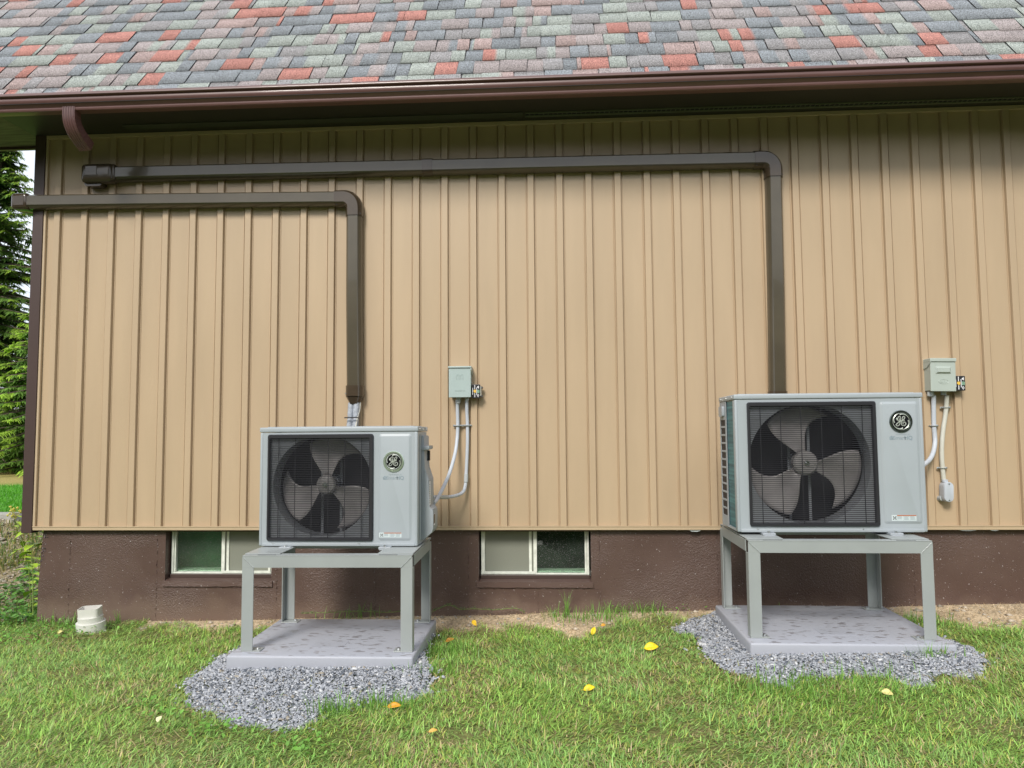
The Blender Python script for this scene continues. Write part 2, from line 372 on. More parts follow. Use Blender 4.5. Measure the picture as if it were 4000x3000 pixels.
def dirt_f(x, y):
    """1 = bare dirt, 0 = lawn"""
    d = -y
    e = .25 + .13*wob(x, x*0, 2.2, 3)+.05*wob(x, y, 7, 6)
    e = e + .36*np.exp(-((x-.13)/.22)**2) + .12*np.exp(-((x+.7)/.5)**2)
    e = np.where(x > 2.2, e+.20+.1*np.sin(x*5), e)
    e = e - .10*np.exp(-((x-.85)/.5)**2)
    e = np.where(x < -2.3, e-.12*sstep(-2.3, -3.0, x), e)
    e = np.where(x < -3.0, e-.3, e)
    f = 1-sstep(-.09, .09, d-e+.12*wob(x, y, 12, 2))
    return f*sstep(.5, .2, y)
def G(u, v):
    d = CR*((u-2000)/FPX) - CU*((v-1500)/FPX) + CF
    z = 0.0
    for _ in range(6):
        p = CAM + d*((z-CAM.z)/d.z); z = float(ground_z(p.x, p.y))
    return Vector((p.x, p.y, z))
xs = np.concatenate([np.linspace(-320, -12, 14), np.linspace(-10, -5, 12), np.arange(-4.9, 4.8, .05), np.linspace(5, 10, 10), np.linspace(13, 320, 14)])
ys = np.concatenate([np.linspace(-320, -12, 14), np.linspace(-10, -4, 12), np.arange(-3.9, .6, .05), np.linspace(.7, 3.2, 22), np.linspace(3.5, 10, 10), np.linspace(14, 420, 16)])
X, Y = np.meshgrid(xs, ys); Z = ground_z(X, Y)
V = np.stack([X, Y, Z], -1).reshape(-1, 3); ny, nx = X.shape
idx = np.arange(ny*nx).reshape(ny, nx)
F = np.stack([idx[:-1, :-1], idx[:-1, 1:], idx[1:, 1:], idx[1:, :-1]], -1).reshape(-1, 4)
x, y = V[:, 0], V[:, 1]
dn = dirt_f(x, y)[:, None]
lawn = np.array([.10, .15, .035]); lawn2 = np.array([.20, .17, .08]); dirt = np.array([.54, .43, .29])
k = (wob(x, y, 3, 5)*.5+.45).clip(0, 1)[:, None]
c = lawn*(1-k)+lawn2*k
c = c*(1-dn)+dirt*(1+.30*wob(x, y, 11, 8)[:, None]+.25*wob(x, y, 4, 3)[:, None])*dn
far = sstep(4.2, 5.5, np.hypot(x, y+1))[:, None]
c = c*(1-far)+np.array([.050, .066, .028])*far
bankm = (sstep(-3.6, -3.9, x)*sstep(-.1, .1, y)*sstep(2.3, 2.0, y))[:, None]
c = c*(1-bankm)+np.array([.30, .25, .17])*(1+.3*wob(x, y, 6, 2)[:, None])*bankm
ter = (sstep(-3.6, -4, x)*sstep(2.0, 2.2, y))[:, None]
c = c*(1-ter)+np.array([.085, .29, .018])*ter
br = (sstep(-3.6, -4, x)*sstep(6.2, 7.5, y))[:, None]
c = c*(1-br)+np.array([.30, .25, .09])*(1+.25*wob(x, y, 1.2, 2)[:, None])*br
M_GROUND = attr_mat('ground_soil', .95, grain=.45, gscale=60, bump=.9, bscale=70, spec=.1)
g = np_mesh('ground', V, F, M_GROUND, col=c, smooth=True); tag(g, kind='structure')

# ------------------------------------------------------------------ house
XL, XR = -3.93, 8.5            # wall corners
ZB, ZT = .625, 3.60
house = thing('barn_house', 'tan metal sided building with gambrel shingle roof and dark brown painted foundation', 'building', (2.0, 3.0, 0))
HO = Vector((2.0, 3.0, 0))
def hpart(name, bm, m, parent=None, smooth=False):
    o = obj(name, bm, m, None, smooth)
    if parent is None: o.parent = house; o.location = -HO
    else: o.parent = parent
    return o
# siding (pan at y=0, ribs proud)
PER, X0 = .21355, -3.786
bm = NB(); prof = []
cx = X0
prof.append((XL+.055, .000))
i = 0
while cx < XR-.1:
    for dx, yy in ((-.0385, 0.0), (-.0370, -.0040), (-.0335, -.0035), (-.0320, .0030), (-.0262, .0030), (-.0223, -.0200), (-.0202, -.0210), (.0202, -.0210), (.0223, -.0200), (.0262, .0030), (.0320, .0030), (.0335, -.0040), (.0370, -.0040), (.0385, 0.0)):
        if cx+dx > XL+.056: prof.append((cx+dx, yy))
    # oil-canning of the pan
    prof.append((cx+PER*.5, .0006*math.sin(i*2.3)))
    cx += PER; i += 1
zs = [ZB, 1.1, 1.6, 2.1, 2.6, 3.1, ZT]
rows = [[bm.verts.new((px, py+.0012*math.sin(z*2.1+px*3.7)*math.sin(px*1.3), z)) for px, py in prof] for z in zs]
for a, b_ in zip(rows, rows[1:]):
    for k in range(len(prof)-1): bm.faces.new((a[k], a[k+1], b_[k+1], b_[k]))
wall = hpart('metal_siding', bm, M_SIDING)
# gable (left) side wall + other walls behind
bm = NB()
box(bm, XL+.01, XL+.03, .03, 7.0, ZB, ZT); box(bm, XR-.03, XR, .03, 7.0, ZB, ZT); box(bm, XL+.04, XR-.04, 6.98, 7.0, ZB, ZT)
# gambrel gable ends
def roof_y(z): return 0
SL = math.tan(rad(53)); EY, EZ = -.535, 3.660
KY, KZ = EY+1.75, EZ+1.75*SL          # knee
RY = 3.5; RZ = KZ+(RY-KY)*.55
for xx in (XL+.012, XR-.03):
    prism(bm, [(.03, ZT), (7.0, ZT), (7.0-KY-.1, KZ-.12), (RY, RZ-.1), (KY+.1, KZ-.12)], 'x', xx, xx+.018)
hpart('side_wall', bm, M_SIDING)
# trims
bm = NB(); box(bm, XL+.045, XR, -.030, -.003, ZB-.024, ZB+.004, .003); box(bm, XL+.045, XR, -.034, -.029, ZB+.000, ZB+.006)
hpart('bottom_trim', bm, M_TRIM)
bm = NB(); box(bm, XL+.04, 1.52, -.024, -.003, ZT-.012, ZT+.016, .002); box(bm, 1.521, XR, -.025, -.003, ZT-.012, ZT+.016, .002)
hpart('top_trim', bm, M_TRIM)
bm = NB(); box(bm, XL+.038, XL+.056, -.022, .0, ZB-.02, ZT-.012, .004)
hpart('edge_trim', bm, M_TRIM)
bm = NB(); box(bm, -3.975, XL+.036, -.028, .09, ZB-.045, ZT+.018, .003)
hpart('corner_trim', bm, M_BROWN)
# foundation with two window openings
OP = [(-2.89, -2.088, .226, .585), (-.558, .252, .228, .585)]
FY, FD = .022, .11
bm = NB()
xsf = [-3.862]; x_ = -3.8
while x_ < XR: xsf.append(x_); x_ += .2
xsf += [o[0] for o in OP]+[o[1] for o in OP]+[XR]; xsf = sorted(set(round(v, 4) for v in xsf))
zsf = [-.9, -.5, -.2, 0, .12, .20, .227, .40, .585, .61, .66]
def inop(xm, zm): return any(o[0] < xm < o[1] and .227 < zm < .585 for o in OP)
vv = {}
def gv(x, z):
    k_ = (x, z)
    if k_ not in vv:
        xx = x
        if x == xsf[0]:
            xx = x + {(.66): .03, (.61): .028, (.585): .026, (.40): .012, (.227): .004}.get(z, 0)
        vv[k_] = bm.verts.new((xx, FY, z))
    return vv[k_]
for a, b_ in zip(xsf, xsf[1:]):
    for c_, d_ in zip(zsf, zsf[1:]):
        if not inop((a+b_)/2, (c_+d_)/2): bm.faces.new((gv(a, c_), gv(b_, c_), gv(b_, d_), gv(a, d_)))
for o in OP:     # reveals
    z0, z1 = .227, .585
    for (xa, za, xb, zb) in ((o[0], z0, o[0], z1), (o[1], z0, o[1], z1), (o[0], z1, o[1], z1)):
        bm.faces.new([bm.verts.new(q) for q in ((xa, FY, za), (xb, FY, zb), (xb, FY+FD, zb), (xa, FY+FD, za))])
    bm.faces.new([bm.verts.new(q) for q in ((o[0], FY-.004, z0), (o[1], FY-.004, z0), (o[1], FY+FD, z0+.022), (o[0], FY+FD, z0+.022))])
# left side of the foundation
bm.faces.new([bm.verts.new(q) for q in ((-3.862, FY, -.9), (-3.862, 7, -.9), (-3.834, 7, .66), (-3.834, FY, .66))])
bm.faces.new([bm.verts.new(q) for q in ((XR, FY, -.9), (XR, 7, -.9), (XR, 7, .66), (XR, FY, .66))])
fnd = hpart('foundation', bm, M_FOUND)
# sill lips, form seams
for o in OP:
    bm = NB(); n = 26; rows = []
    for k in range(n+1):
        xx = o[0]-.012+(o[1]-o[0]+.024)*k/n; j = random.uniform(-.003, .003)
        rows.append([bm.verts.new(q) for q in ((xx, FY, .2275), (xx, FY-.009, .2265+j*.3), (xx, FY-.012, .188+j), (xx, FY+.001, .183+j))])
    for a, b_ in zip(rows, rows[1:]):
        for q in range(3): bm.faces.new((a[q], b_[q], b_[q+1], a[q+1]))
    bm.faces.new(rows[0]); bm.faces.new(rows[-1])
    s_ = obj('sill', bm, M_FOUND, fnd)
def seam(xc, z0, z1, hor=False):
    bm = NB(); prev = None; z = z0
    while z < z1:
        w_ = random.uniform(.0015, .0045); d_ = random.choice([.0005, .001, .004, .006])*random.uniform(.6, 1.2); j = random.uniform(-.002, .002)
        q = [(xc+j-w_, FY-.0004), (xc+j, FY-d_), (xc+j+w_, FY-.0004)]
        row = [bm.verts.new((z, y_, a) if hor else (a, y_, z)) for a, y_ in q]
        if prev:
            for k in range(2): bm.faces.new((prev[k], prev[k+1], row[k+1], row[k]))
        prev = row; z += random.uniform(.004, .014)
    obj('form_seam', bm, M_FOUND, fnd)
for xx in (-3.62, -2.95, -2.05, -.635, .31, 1.15, -1.32, 2.5, 3.35): seam(xx+random.uniform(-.004, .004), -.15, .6)
for o in OP: seam(.178, o[0]-.06, o[1]+.06, True)
seam(-.13, -.05, .17)
# broken corner
bm = NB()
for _ in range(46):
    t_ = random.random(); z = .33+.25*t_; xx = -3.845+random.uniform(-.006, .055*(t_+.15)); s_ = random.uniform(.004, .012)
    vs = [bm.verts.new((xx+random.uniform(-s_, s_), FY-random.uniform(.0, .009), z+random.uniform(-s_, s_))) for _ in range(4)]
    vs[3].co.y = FY+.004
    for q in ((0, 1, 2), (0, 1, 3), (1, 2, 3), (0, 2, 3)): bm.faces.new([vs[i] for i in q])
obj('chipped_corner', bm, mat('chipped_concrete', (.13, .11, .12), .4, var=.6, vscale=60), fnd)
# windows
def window(o, dark_left, lab):
    x0, x1 = o[0]+.012, o[1]-.012; z0, z1 = .266, .60; y = FY+.065
    wf = tag(hpart('basement_window', None_frame(x0, x1, z0, z1, y), M_VINYL), lab)
    mid = (x0+x1)/2+.004
    def pane(nm, a, b_, yy, mm):
        bm = NB(); box(bm, a, b_, 0, .004, -(z1-z0)/2+.014, (z1-z0)/2-.014); q = obj(nm, bm, mm, wf, False, (0, yy+.004, (z0+z1)/2))
        if nm == 'glass_pane' and not dark_left: q.rotation_euler = (rad(-4.2), 0, 0)
        return q
    dk = (x0+.034, mid-.008, y+.026) if dark_left else (mid+.012, x1-.034, y+.018)
    sc = (mid+.012, x1-.034, y+.018) if dark_left else (x0+.022, mid-.012, y+.016)
    pane('glass_pane', *dk, M_GLASS)
    pane('insect_screen', *sc, M_SCREEN)
    bm = NB()   # sash of the screened half
    a, b_ = sc[0], sc[1]
    plate_hole(bm, rrect(a-.012, b_+.014, z0+.006, z1-.006, .002), rrect(a+.004, b_-.002, z0+.022, z1-.022, .002), y-.002, y+.014)
    obj('sash', bm, M_VINYL, wf)
    bm = NB()   # dark sash edge seen behind the screen
    sx_ = b_-.035 if not dark_left else a+.01
    box(bm, sx_, sx_+.020, sc[2]-.003, sc[2]-.0005, z0+.022, z1-.022)
    obj('inner_stile', bm, M_VINYL, wf)
    bm = NB(); box(bm, x0-.004, x1+.004, y-.012, y+.05, z0-.028, z0-.0005, .003); obj('sill_board', bm, M_BROWN, wf)
def None_frame(x0, x1, z0, z1, y):
    bm = NB()
    box(bm, x0, x0+.0165, y, y+.04, z0, z1, .002); box(bm, x0+.017, x0+.028, y+.010, y+.045, z0+.012, z1-.01, .002)
    box(bm, x1-.016, x1, y, y+.04, z0, z1, .002); box(bm, x1-.030, x1-.017, y+.010, y+.045, z0+.012, z1-.01, .002)
    box(bm, x0+.0165, x1-.0165, y+.001, y+.04, z0+.0005, z0+.0115, .002); box(bm, x0+.0165, x1-.0165, y+.001, y+.04, z1-.012, z1-.0005, .002)
    mid = (x0+x1)/2+.004
    box(bm, mid-.009, mid+.011, y-.001, y+.035, z0+.0118, z1-.0122, .002)
    return bm
window(OP[0], True, 'basement window with dark left pane, behind the smaller unit')
window(OP[1], False, 'basement window with dark right pane, between the two units')
# dim rooms behind the panes
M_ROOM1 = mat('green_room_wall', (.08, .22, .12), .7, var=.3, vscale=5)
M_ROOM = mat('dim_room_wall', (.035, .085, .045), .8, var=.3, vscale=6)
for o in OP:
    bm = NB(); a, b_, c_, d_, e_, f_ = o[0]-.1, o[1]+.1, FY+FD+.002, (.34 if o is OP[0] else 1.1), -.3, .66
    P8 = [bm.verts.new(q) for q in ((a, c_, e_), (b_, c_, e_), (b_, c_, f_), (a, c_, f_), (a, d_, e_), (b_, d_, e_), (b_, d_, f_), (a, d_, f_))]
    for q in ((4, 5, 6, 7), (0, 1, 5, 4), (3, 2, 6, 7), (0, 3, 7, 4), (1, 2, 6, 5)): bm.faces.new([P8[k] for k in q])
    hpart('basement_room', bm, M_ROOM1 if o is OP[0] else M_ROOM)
    bm = NB(); box(bm, o[0], o[1], FY+FD+.003, FY+FD+.12, .236, .285, .004); hpart('sill_reflection', bm, M_VINYL)  # pale strip added inside as the sill's reflection along the pane bottom
# soffit, fascia, eave return, vent
SX0, SX1 = -5.30, XR+.5
bm = NB(); box(bm, -3.99, SX1-.03, -.47, -.001, ZT+.018, ZT+.032)
soff = hpart('soffit', bm, M_SOFFIT)
bm = NB()
box(bm, -3.20, -.20, -.172, -.094, ZT+.010, ZT+.0175, .002)
vent0 = obj('closed_vent_strip', bm, mat('painted_vent', (.062, .064, .046), .6), soff)
bm = NB()
x_ = -.19
while x_ < XR:
    box(bm, x_, x_+.0045, -.149, -.112, ZT+.010, ZT+.0175)
    x_ += .034
box(bm, -.19, XR, -.157, -.1492, ZT+.0095, ZT+.0176); box(bm, -.19, XR, -.1118, -.094, ZT+.008, ZT+.0176)
obj('vent_grille', bm, M_VENT, soff)
bm = NB(); box(bm, -.19, XR, -.1491, -.1119, ZT+.0165, ZT+.0178)
obj('vent_screen', bm, M_DARKIN, soff)
bm = NB(); box(bm, SX0+.02, -3.991, -.46, .17, ZT+.018, ZT+.034)
obj('eave_return', bm, M_SOFFITWOOD, soff)
bm = NB(); box(bm, SX0+.02, -3.98, .171, .20, ZT-.005, ZT+.15); box(bm, SX0, SX0+.019, -.46, .20, ZT-.005, ZT+.15)
box(bm, SX0, SX1, -.492, -.472, ZT-.022, EZ-.005, .002)
hpart('fascia', bm, M_BROWN)
# gutter
GP = [(-.495, 3.668), (-.495, 3.560), (-.5565, 3.556), (-.5635, 3.558), (-.5675, 3.566), (-.5675, 3.574), (-.565, 3.578), (-.568, 3.584), (-.580, 3.593), (-.589, 3.604), (-.5945, 3.616), (-.5955, 3.630), (-.592, 3.641), (-.5935, 3.641), (-.6035, 3.646), (-.6115, 3.649), (-.6120, 3.654), (-.6080, 3.665), (-.602, 3.6715), (-.590, 3.673), (-.590, 3.669)]
bm = NB(); strip(bm, GP, 'x', SX0-.03, SX1)
inner = [(p[0]+.0015, p[1]+.0015) for p in GP[1:14]]
gut = hpart('gutter', bm, M_GUTTER, smooth=True)
bm = NB(); prism(bm, [(p[0], p[1]-.0005) for p in GP[:18]], 'x', SX0-.031, SX0-.029); obj('gutter_end_cap', bm, M_GUTTER, gut)
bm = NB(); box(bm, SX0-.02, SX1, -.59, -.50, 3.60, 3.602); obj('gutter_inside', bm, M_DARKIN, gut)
# downspout elbow: ribbed rectangular, sweeping down-right and back
def corr(w_, d_, nr=5):
    out = []
    n = 40
    for k in range(n):
        pass
    pts = []
    def side(x0, y0, x1, y1, cnt, nx_, ny_):
        for i in range(cnt):
            t_ = i/cnt; a = .0034*math.sin(2*math.pi*t_*nr)
            pts.append((x0+(x1-x0)*t_+nx_*a, y0+(y1-y0)*t_+ny_*a))
    side(-w_/2, -d_/2, w_/2, -d_/2, 30, 0, -1); side(w_/2, -d_/2, w_/2, d_/2, 10, 1, 0)
    side(w_/2, d_/2, -w_/2, d_/2, 30, 0, 1); side(-w_/2, d_/2, -w_/2, -d_/2, 10, -1, 0)
    return pts
bm = NB()
path = [P(281, 424, -.535), P(280, 455, -.535), P(283, 480, -.528), P(292, 505, -.51), P(306, 530, -.48), P(324, 556, -.44), P(340, 576, -.40)]
path = catmull(path, 5); cs = corr(.088, .072); rings = []
for i, p in enumerate(path):
    t_ = (path[min(i+1, len(path)-1)]-path[max(0, i-1)]).normalized()
    s_ = Vector((1, 0, 0)); s_ = (s_-t_*s_.dot(t_)).normalized(); u_ = t_.cross(s_)
    if u_.y < 0: u_ = -u_
    q = 1+.03*(i % 3 == 0 and 4 < i < len(path)-3)
    rings.append([bm.verts.new(p+s_*(c_[0]*(q if c_[0] > .03 else 1))+u_*c_[1]) for c_ in cs])
for a, b_ in zip(rings, rings[1:]):
    for k in range(len(cs)): bm.faces.new((a[k], a[(k+1) % len(cs)], b_[(k+1) % len(cs)], b_[k]))
obj('downspout_elbow', bm, M_GUTTER, gut)
# white scraps of house wrap under the bottom trim
for (u0, u1, dv) in ((2688, 2738, 7), (3735, 3815, 4), (3860, 3900, 4)):
    a = P(u0, 2058, -.012); b_ = P(u1, 2058, -.012)
    c_ = [a, a*.75+b_*.25-Vector((0, .004, .0018*dv*.9)), a*.35+b_*.65-Vector((0, .008, .0018*dv)), a*.1+b_*.9-Vector((0, .004, .0018*dv*.6)), b_]
    bm = NB()
    top_ = [bm.verts.new(Vector((q.x, -.010, ZB-.012))) for q in c_]; bot_ = [bm.verts.new(Vector((q.x, -.022-.3*(a.z-q.z), ZB-.0245-max(0, a.z-q.z-abs(a.z-b_.z))*.9))) for q in c_]
    for k in range(4): bm.faces.new((top_[k], top_[k+1], bot_[k+1], bot_[k]))
    hpart('house_wrap_scrap', bm, mat('house_wrap', (.38, .43, .43), .6))

# roof: laid shingle by shingle, two-layer architectural tabs
PAL = {'red': (.38, .185, .16), 'blue': (.215, .235, .255), 'sage': (.30, .33, .31), 'mauve': (.31, .275, .275), 'grey': (.26, .255, .262), 'pink': (.335, .26, .25)}
def pick():
    q = random.random()
    return 'red' if q < .14 else 'blue' if q < .40 else 'sage' if q < .60 else 'mauve' if q < .78 else 'grey' if q < .92 else 'pink'
SV, SF, SC = [], [], []
cs53, sn53 = math.cos(rad(53)), math.sin(rad(53)); EXP = .176
NC = 16
def rp(x, s, h): return (x, EY+s*cs53-h*sn53, EZ+s*sn53+h*cs53)
for kc in range(NC):
    s0 = -.040+kc*EXP; s1 = s0+EXP+.02
    x_ = SX0-.02+random.uniform(-.2, 0); wig = random.uniform(0, 6)
    thick = True
    while x_ < SX1:
        big = kc < 12
        w_ = random.choice([.095, .12, .145, .175, .215]) * random.uniform(.88, 1.12)
        if random.random() < .07: w_ = .03
        thick = not thick or random.random() < .25
        h0 = .0165 if thick else .0105
        xa, xb = max(x_, SX0), min(x_+w_-.0035, SX1)
        x_ += w_
        if xb <= xa+.002: continue
        c1 = np.array(PAL[pick()]); c2 = c1 if random.random() < .8 else np.array(PAL[pick()])
        dr = random.uniform(.9, 1.1)
        nseg = 6; slant = random.uniform(-.006, .006)
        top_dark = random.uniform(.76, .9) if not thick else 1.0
        dz = .0035*math.sin(xa*3+wig)+random.uniform(-.0015, .0015)
        b0 = len(SV)
        for i in range(nseg+1):
            t_ = i/nseg; xx = xa+(xb-xa)*t_
            cc = (c1 if t_ <= .5 else c2)*dr
            
            cj = cc*np.array([1, 1, 1])
            mid = cc
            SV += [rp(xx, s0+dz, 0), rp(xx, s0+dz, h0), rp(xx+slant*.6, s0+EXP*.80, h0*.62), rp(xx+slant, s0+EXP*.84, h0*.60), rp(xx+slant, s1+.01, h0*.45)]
            SC += [cc*.04, cc, cc, cc*top_dark, cc*top_dark]  # lower edge near black: the underlap shadow is painted into the colour
        for i in range(nseg):
            a = b0+5*i; b_ = a+5
            for q in range(4): SF.append((a+q, b_+q, b_+q+1, a+q+1))
        for a in (b0, b0+5*nseg):
            SF.append((a, a+1, a+2, a+2)) if False else None
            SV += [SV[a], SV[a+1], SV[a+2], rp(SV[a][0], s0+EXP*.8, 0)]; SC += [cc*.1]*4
            n_ = len(SV); SF.append((n_-4, n_-3, n_-2, n_-1))
M_SHING = attr_mat('asphalt_granules', .9, grain=1.0, gscale=190, bump=.5, spec=.2, bscale=190)
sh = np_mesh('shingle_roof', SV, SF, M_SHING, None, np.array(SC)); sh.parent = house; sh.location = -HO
# lower deck plus upper slope and back
dv = [(SX0+.01, EY, EZ-.006), (SX1, EY, EZ-.006), (SX1, KY, KZ-.006), (SX0+.01, KY, KZ-.006), (SX1, RY, RZ), (SX0+.01, RY, RZ), (SX1, 7-KY, KZ), (SX0+.01, 7-KY, KZ), (SX1, 7.5, EZ), (SX0+.01, 7.5, EZ)]
dk = np_mesh('roof_deck', dv, [(0, 1, 2, 3), (3, 2, 4, 5), (5, 4, 6, 7), (7, 6, 8, 9)], M_SHING, None, np.array([[.2, .2, .21]]*10)); dk.parent = house; dk.location = -HO

# ------------------------------------------------------------------ line set covers
def dprof(w_=.116, d_=.078, g_=0):
    w_ += g_; d_ += g_*.6; h = w_/2
    return [(-h, 0), (-h, d_*.45), (-h+.004, d_*.62), (-h*.70, d_*.93), (-h*.60, d_), (h*.60, d_), (h*.70, d_*.93), (h-.004, d_*.62), (h, d_*.45), (h, 0)]
def sweep(path, prof, bm=None, caps=True):
    """path: list of (x,z) along the wall; prof: (across, out-of-wall)"""
    bm = bm or NB(); rings = []
    for i, p in enumerate(path):
        t_ = Vector(path[min(i+1, len(path)-1)])-Vector(path[max(0, i-1)]); t_.normalize(); nrm = Vector((-t_.y, t_.x))
        # keep nominal width at corners
        rings.append([bm.verts.new((p[0]+nrm.x*a, -.0215-o, p[1]+nrm.y*a)) for a, o in prof])
    for a, b_ in zip(rings, rings[1:]):
        for k in range(len(prof)-1): bm.faces.new((a[k], a[k+1], b_[k+1], b_[k]))
    if caps: bm.faces.new(rings[0]); bm.faces.new(rings[-1])
    return bm
def arc(cx, cz, r, a0, a1, n=9): return [(cx+r*math.cos(rad(a0+(a1-a0)*k/n)), cz+r*math.sin(rad(a0+(a1-a0)*k/n))) for k in range(n+1)]
def elbow(parent, x, z):        # from left-running duct to downward duct, corner at (x,z)
    r = .078
    pth = [(x-r-.062, z)]+arc(x-r, z-r, r, 90, 0)+[(x, z-r-.062)]
    o = obj('elbow', sweep(pth, dprof(g_=.010)), M_DUCTF, parent, True)
    bm = NB()
    for sx_, sz_ in ((x+.050, z-.125), (x-.125, z-.050)): cyl(bm, (sx_, -.088, sz_), .006, .012, 'y', 10)
    obj('screw', bm, M_DARKIN, o)
    return o
# upper cover
uc = thing('line_set_cover', 'long dark brown line set cover running under the eave and down to the larger unit', 'pipe cover', (0, 0, 0))
zl, zr, xv = 3.285, 3.258, 1.602
def zat(x, xa, za, xb, zb): return za+(zb-za)*(x-xa)/(xb-xa)
zc = zat(-.912, -3.3, zl, xv, zr)
obj('duct_section', sweep([(-3.29, zl), (-2.6, zat(-2.6, -3.3, zl, xv, zr)), (-.945, zc)], dprof()), M_DUCT, uc, True)
obj('duct_section', sweep([(-.885, zc-.001), (0, zat(0, -3.3, zl, xv, zr)), (xv-.135, zr)], dprof()), M_DUCT, uc, True)
o = obj('coupling', sweep([(-.952, zc), (-.876, zc)], dprof(g_=.009)), M_DUCTF, uc, True)
bm = NB(); cyl(bm, (-.912, -.072, zc-.053), .005, .01, 'y', 10); obj('screw', bm, M_STEEL, o)
elbow(uc, xv, zr)
obj('duct_section', sweep([(xv, zr-.135), (xv-.006, 2.3), (xv-.018, 1.56)], dprof()), M_DUCT, uc, True)
o = obj('end_collar', sweep([(xv-.018, 1.575), (xv-.019, 1.42)], dprof(g_=.012)), M_DUCTF, uc, True)
bm = NB()
for sx_ in (-.062, .06): cyl(bm, (xv-.018+sx_, -.075, 1.535), .006, .012, 'y', 10)
obj('screw', bm, M_DARKIN, o)
# wall entry box at its left end
bm = NB()
box(bm, -3.547, -3.30, -.125, -.015, zl-.078, zl+.066, .03, 4)
ce = obj('entry_elbow', bm, M_DUCTF, uc, True)
bm = NB(); prism(bm, rrect(-3.535, -3.40, zl-.098, zl-.05, .022), 'y', -.085, -.016); obj('wall_flange', bm, M_DUCTF, ce, True)
bm = NB(); box(bm, -3.38, -3.288, -.108, -.016, zl-.062, zl+.062, .012, 3); obj('collar', bm, M_DUCTF, ce, True)
bm = NB(); box(bm, -3.505, -3.415, -.1275, -.1245, zl-.028, zl+.042, .002); obj('raised_panel', bm, M_DUCTF, ce)
# lower cover
lc = thing('line_set_cover', 'dark brown line set cover wrapping the left house corner and dropping to the smaller unit', 'pipe cover', (0, 0, 0))
zl2, zr2, xv2 = 3.085, 3.050, -1.468
obj('duct_section', sweep([(-3.975, zl2), (-2.7, zat(-2.7, -3.97, zl2, xv2, zr2)), (xv2-.135, zr2)], dprof(.112, .078)), M_DUCT, lc, True)
elbow(lc, xv2, zr2)
obj('duct_section', sweep([(xv2, zr2-.135), (xv2+.002, 2.3), (xv2+.012, 1.64)], dprof()), M_DUCT, lc, True)
bm = NB(); box(bm, -4.105, -3.968, -.105, .05, zl2-.064, zl2+.062, .028, 4)
ce = obj('corner_elbow', bm, M_DUCTF, lc, True)
bm = NB(); box(bm, -4.075, -3.995, -.107, -.104, zl2-.038, zl2+.036, .002); obj('raised_panel', bm, M_DUCTF, ce)
bm = NB(); box(bm, -4.10, -3.98, .051, 2.2, zl2-.056, zl2+.056, .015); obj('duct_section', bm, M_DUCT, lc, True)
xb = xv2+.012
o = obj('reducer_collar', sweep([(xb, 1.650), (xb, 1.572)], dprof(g_=.012)), M_DUCTF, lc, True)
bm = NB()
for sx_ in (-.058, .05): cyl(bm, (xb+sx_, -.078, 1.592), .006, .012, 'y', 10)
obj('screw', bm, M_STEEL, o)
bm = NB(); k = 0; z = 1.572; wd = .122
prev = None
for k in range(7):
    wd_ = .126-.0085*k; z_ = 1.571-.0078*k
    pr = [(a*wd_/.116, o_*(1-.03*k)) for a, o_ in dprof()]
    sweep([(xb, z_), (xb, z_-.0048)], pr, bm); pr2 = [(a*.94, o_*.94) for a, o_ in pr]; sweep([(xb, z_-.0047), (xb, z_-.0079)], pr2, bm)
obj('reducer_cone', bm, M_DUCTF, o)
# insulated pipes coming out of the reducer
pb = thing('insulated_pipe_bundle', 'grey taped refrigerant pipes dropping from the brown reducer behind the smaller unit', 'pipes', (xb, -.06, 1.3))
def tubed(name, pts, r, m, parent, n=12, base=None, smooth=True, **kw):
    bm = NB(); off = Vector(base) if base else Vector((0, 0, 0))
    tube(bm, [Vector(p)-off for p in pts], r, n, **kw); return obj(name, bm, m, parent, smooth)
PB = (xb, -.06, 1.3)
def wavy(x0, x1, r): 
    pts, rs = [], []
    for k in range(25):
        t_ = k/24; z = 1.525-t_*.30
        pin = 1-.2*math.exp(-((z-1.415)/.008)**2)
        pts.append((x0+(x1-x0)*t_+random.uniform(-.0005, .0005), -.058-t_*.03, z)); rs.append(r*pin*random.uniform(.96, 1.04))
    return pts, rs
a, rs = wavy(xb-.024, xb-.034, .021); tubed('wrapped_pipe', a, rs, M_FOIL, pb, 12, PB)
a, rs = wavy(xb+.017, xb+.009, .024); tubed('wrapped_pipe', a, rs, M_FOIL, pb, 12, PB)
tubed('control_cable', [(xb+.042, -.05, 1.53), (xb+.040, -.06, 1.47), (xb+.030, -.08, 1.42), (xb+.02, -.12, 1.30)], .005, M_CONDCREAM, pb, 8, PB)
bm = NB(); prism(bm, [(xb-.055-PB[0], 1.411-PB[2]), (xb+.045-PB[0], 1.411-PB[2]), (xb+.045-PB[0], 1.419-PB[2]), (xb-.055-PB[0], 1.419-PB[2])], 'y', -.122-PB[1], -.116-PB[1]); obj('cable_tie', bm, M_BLACK, pb)

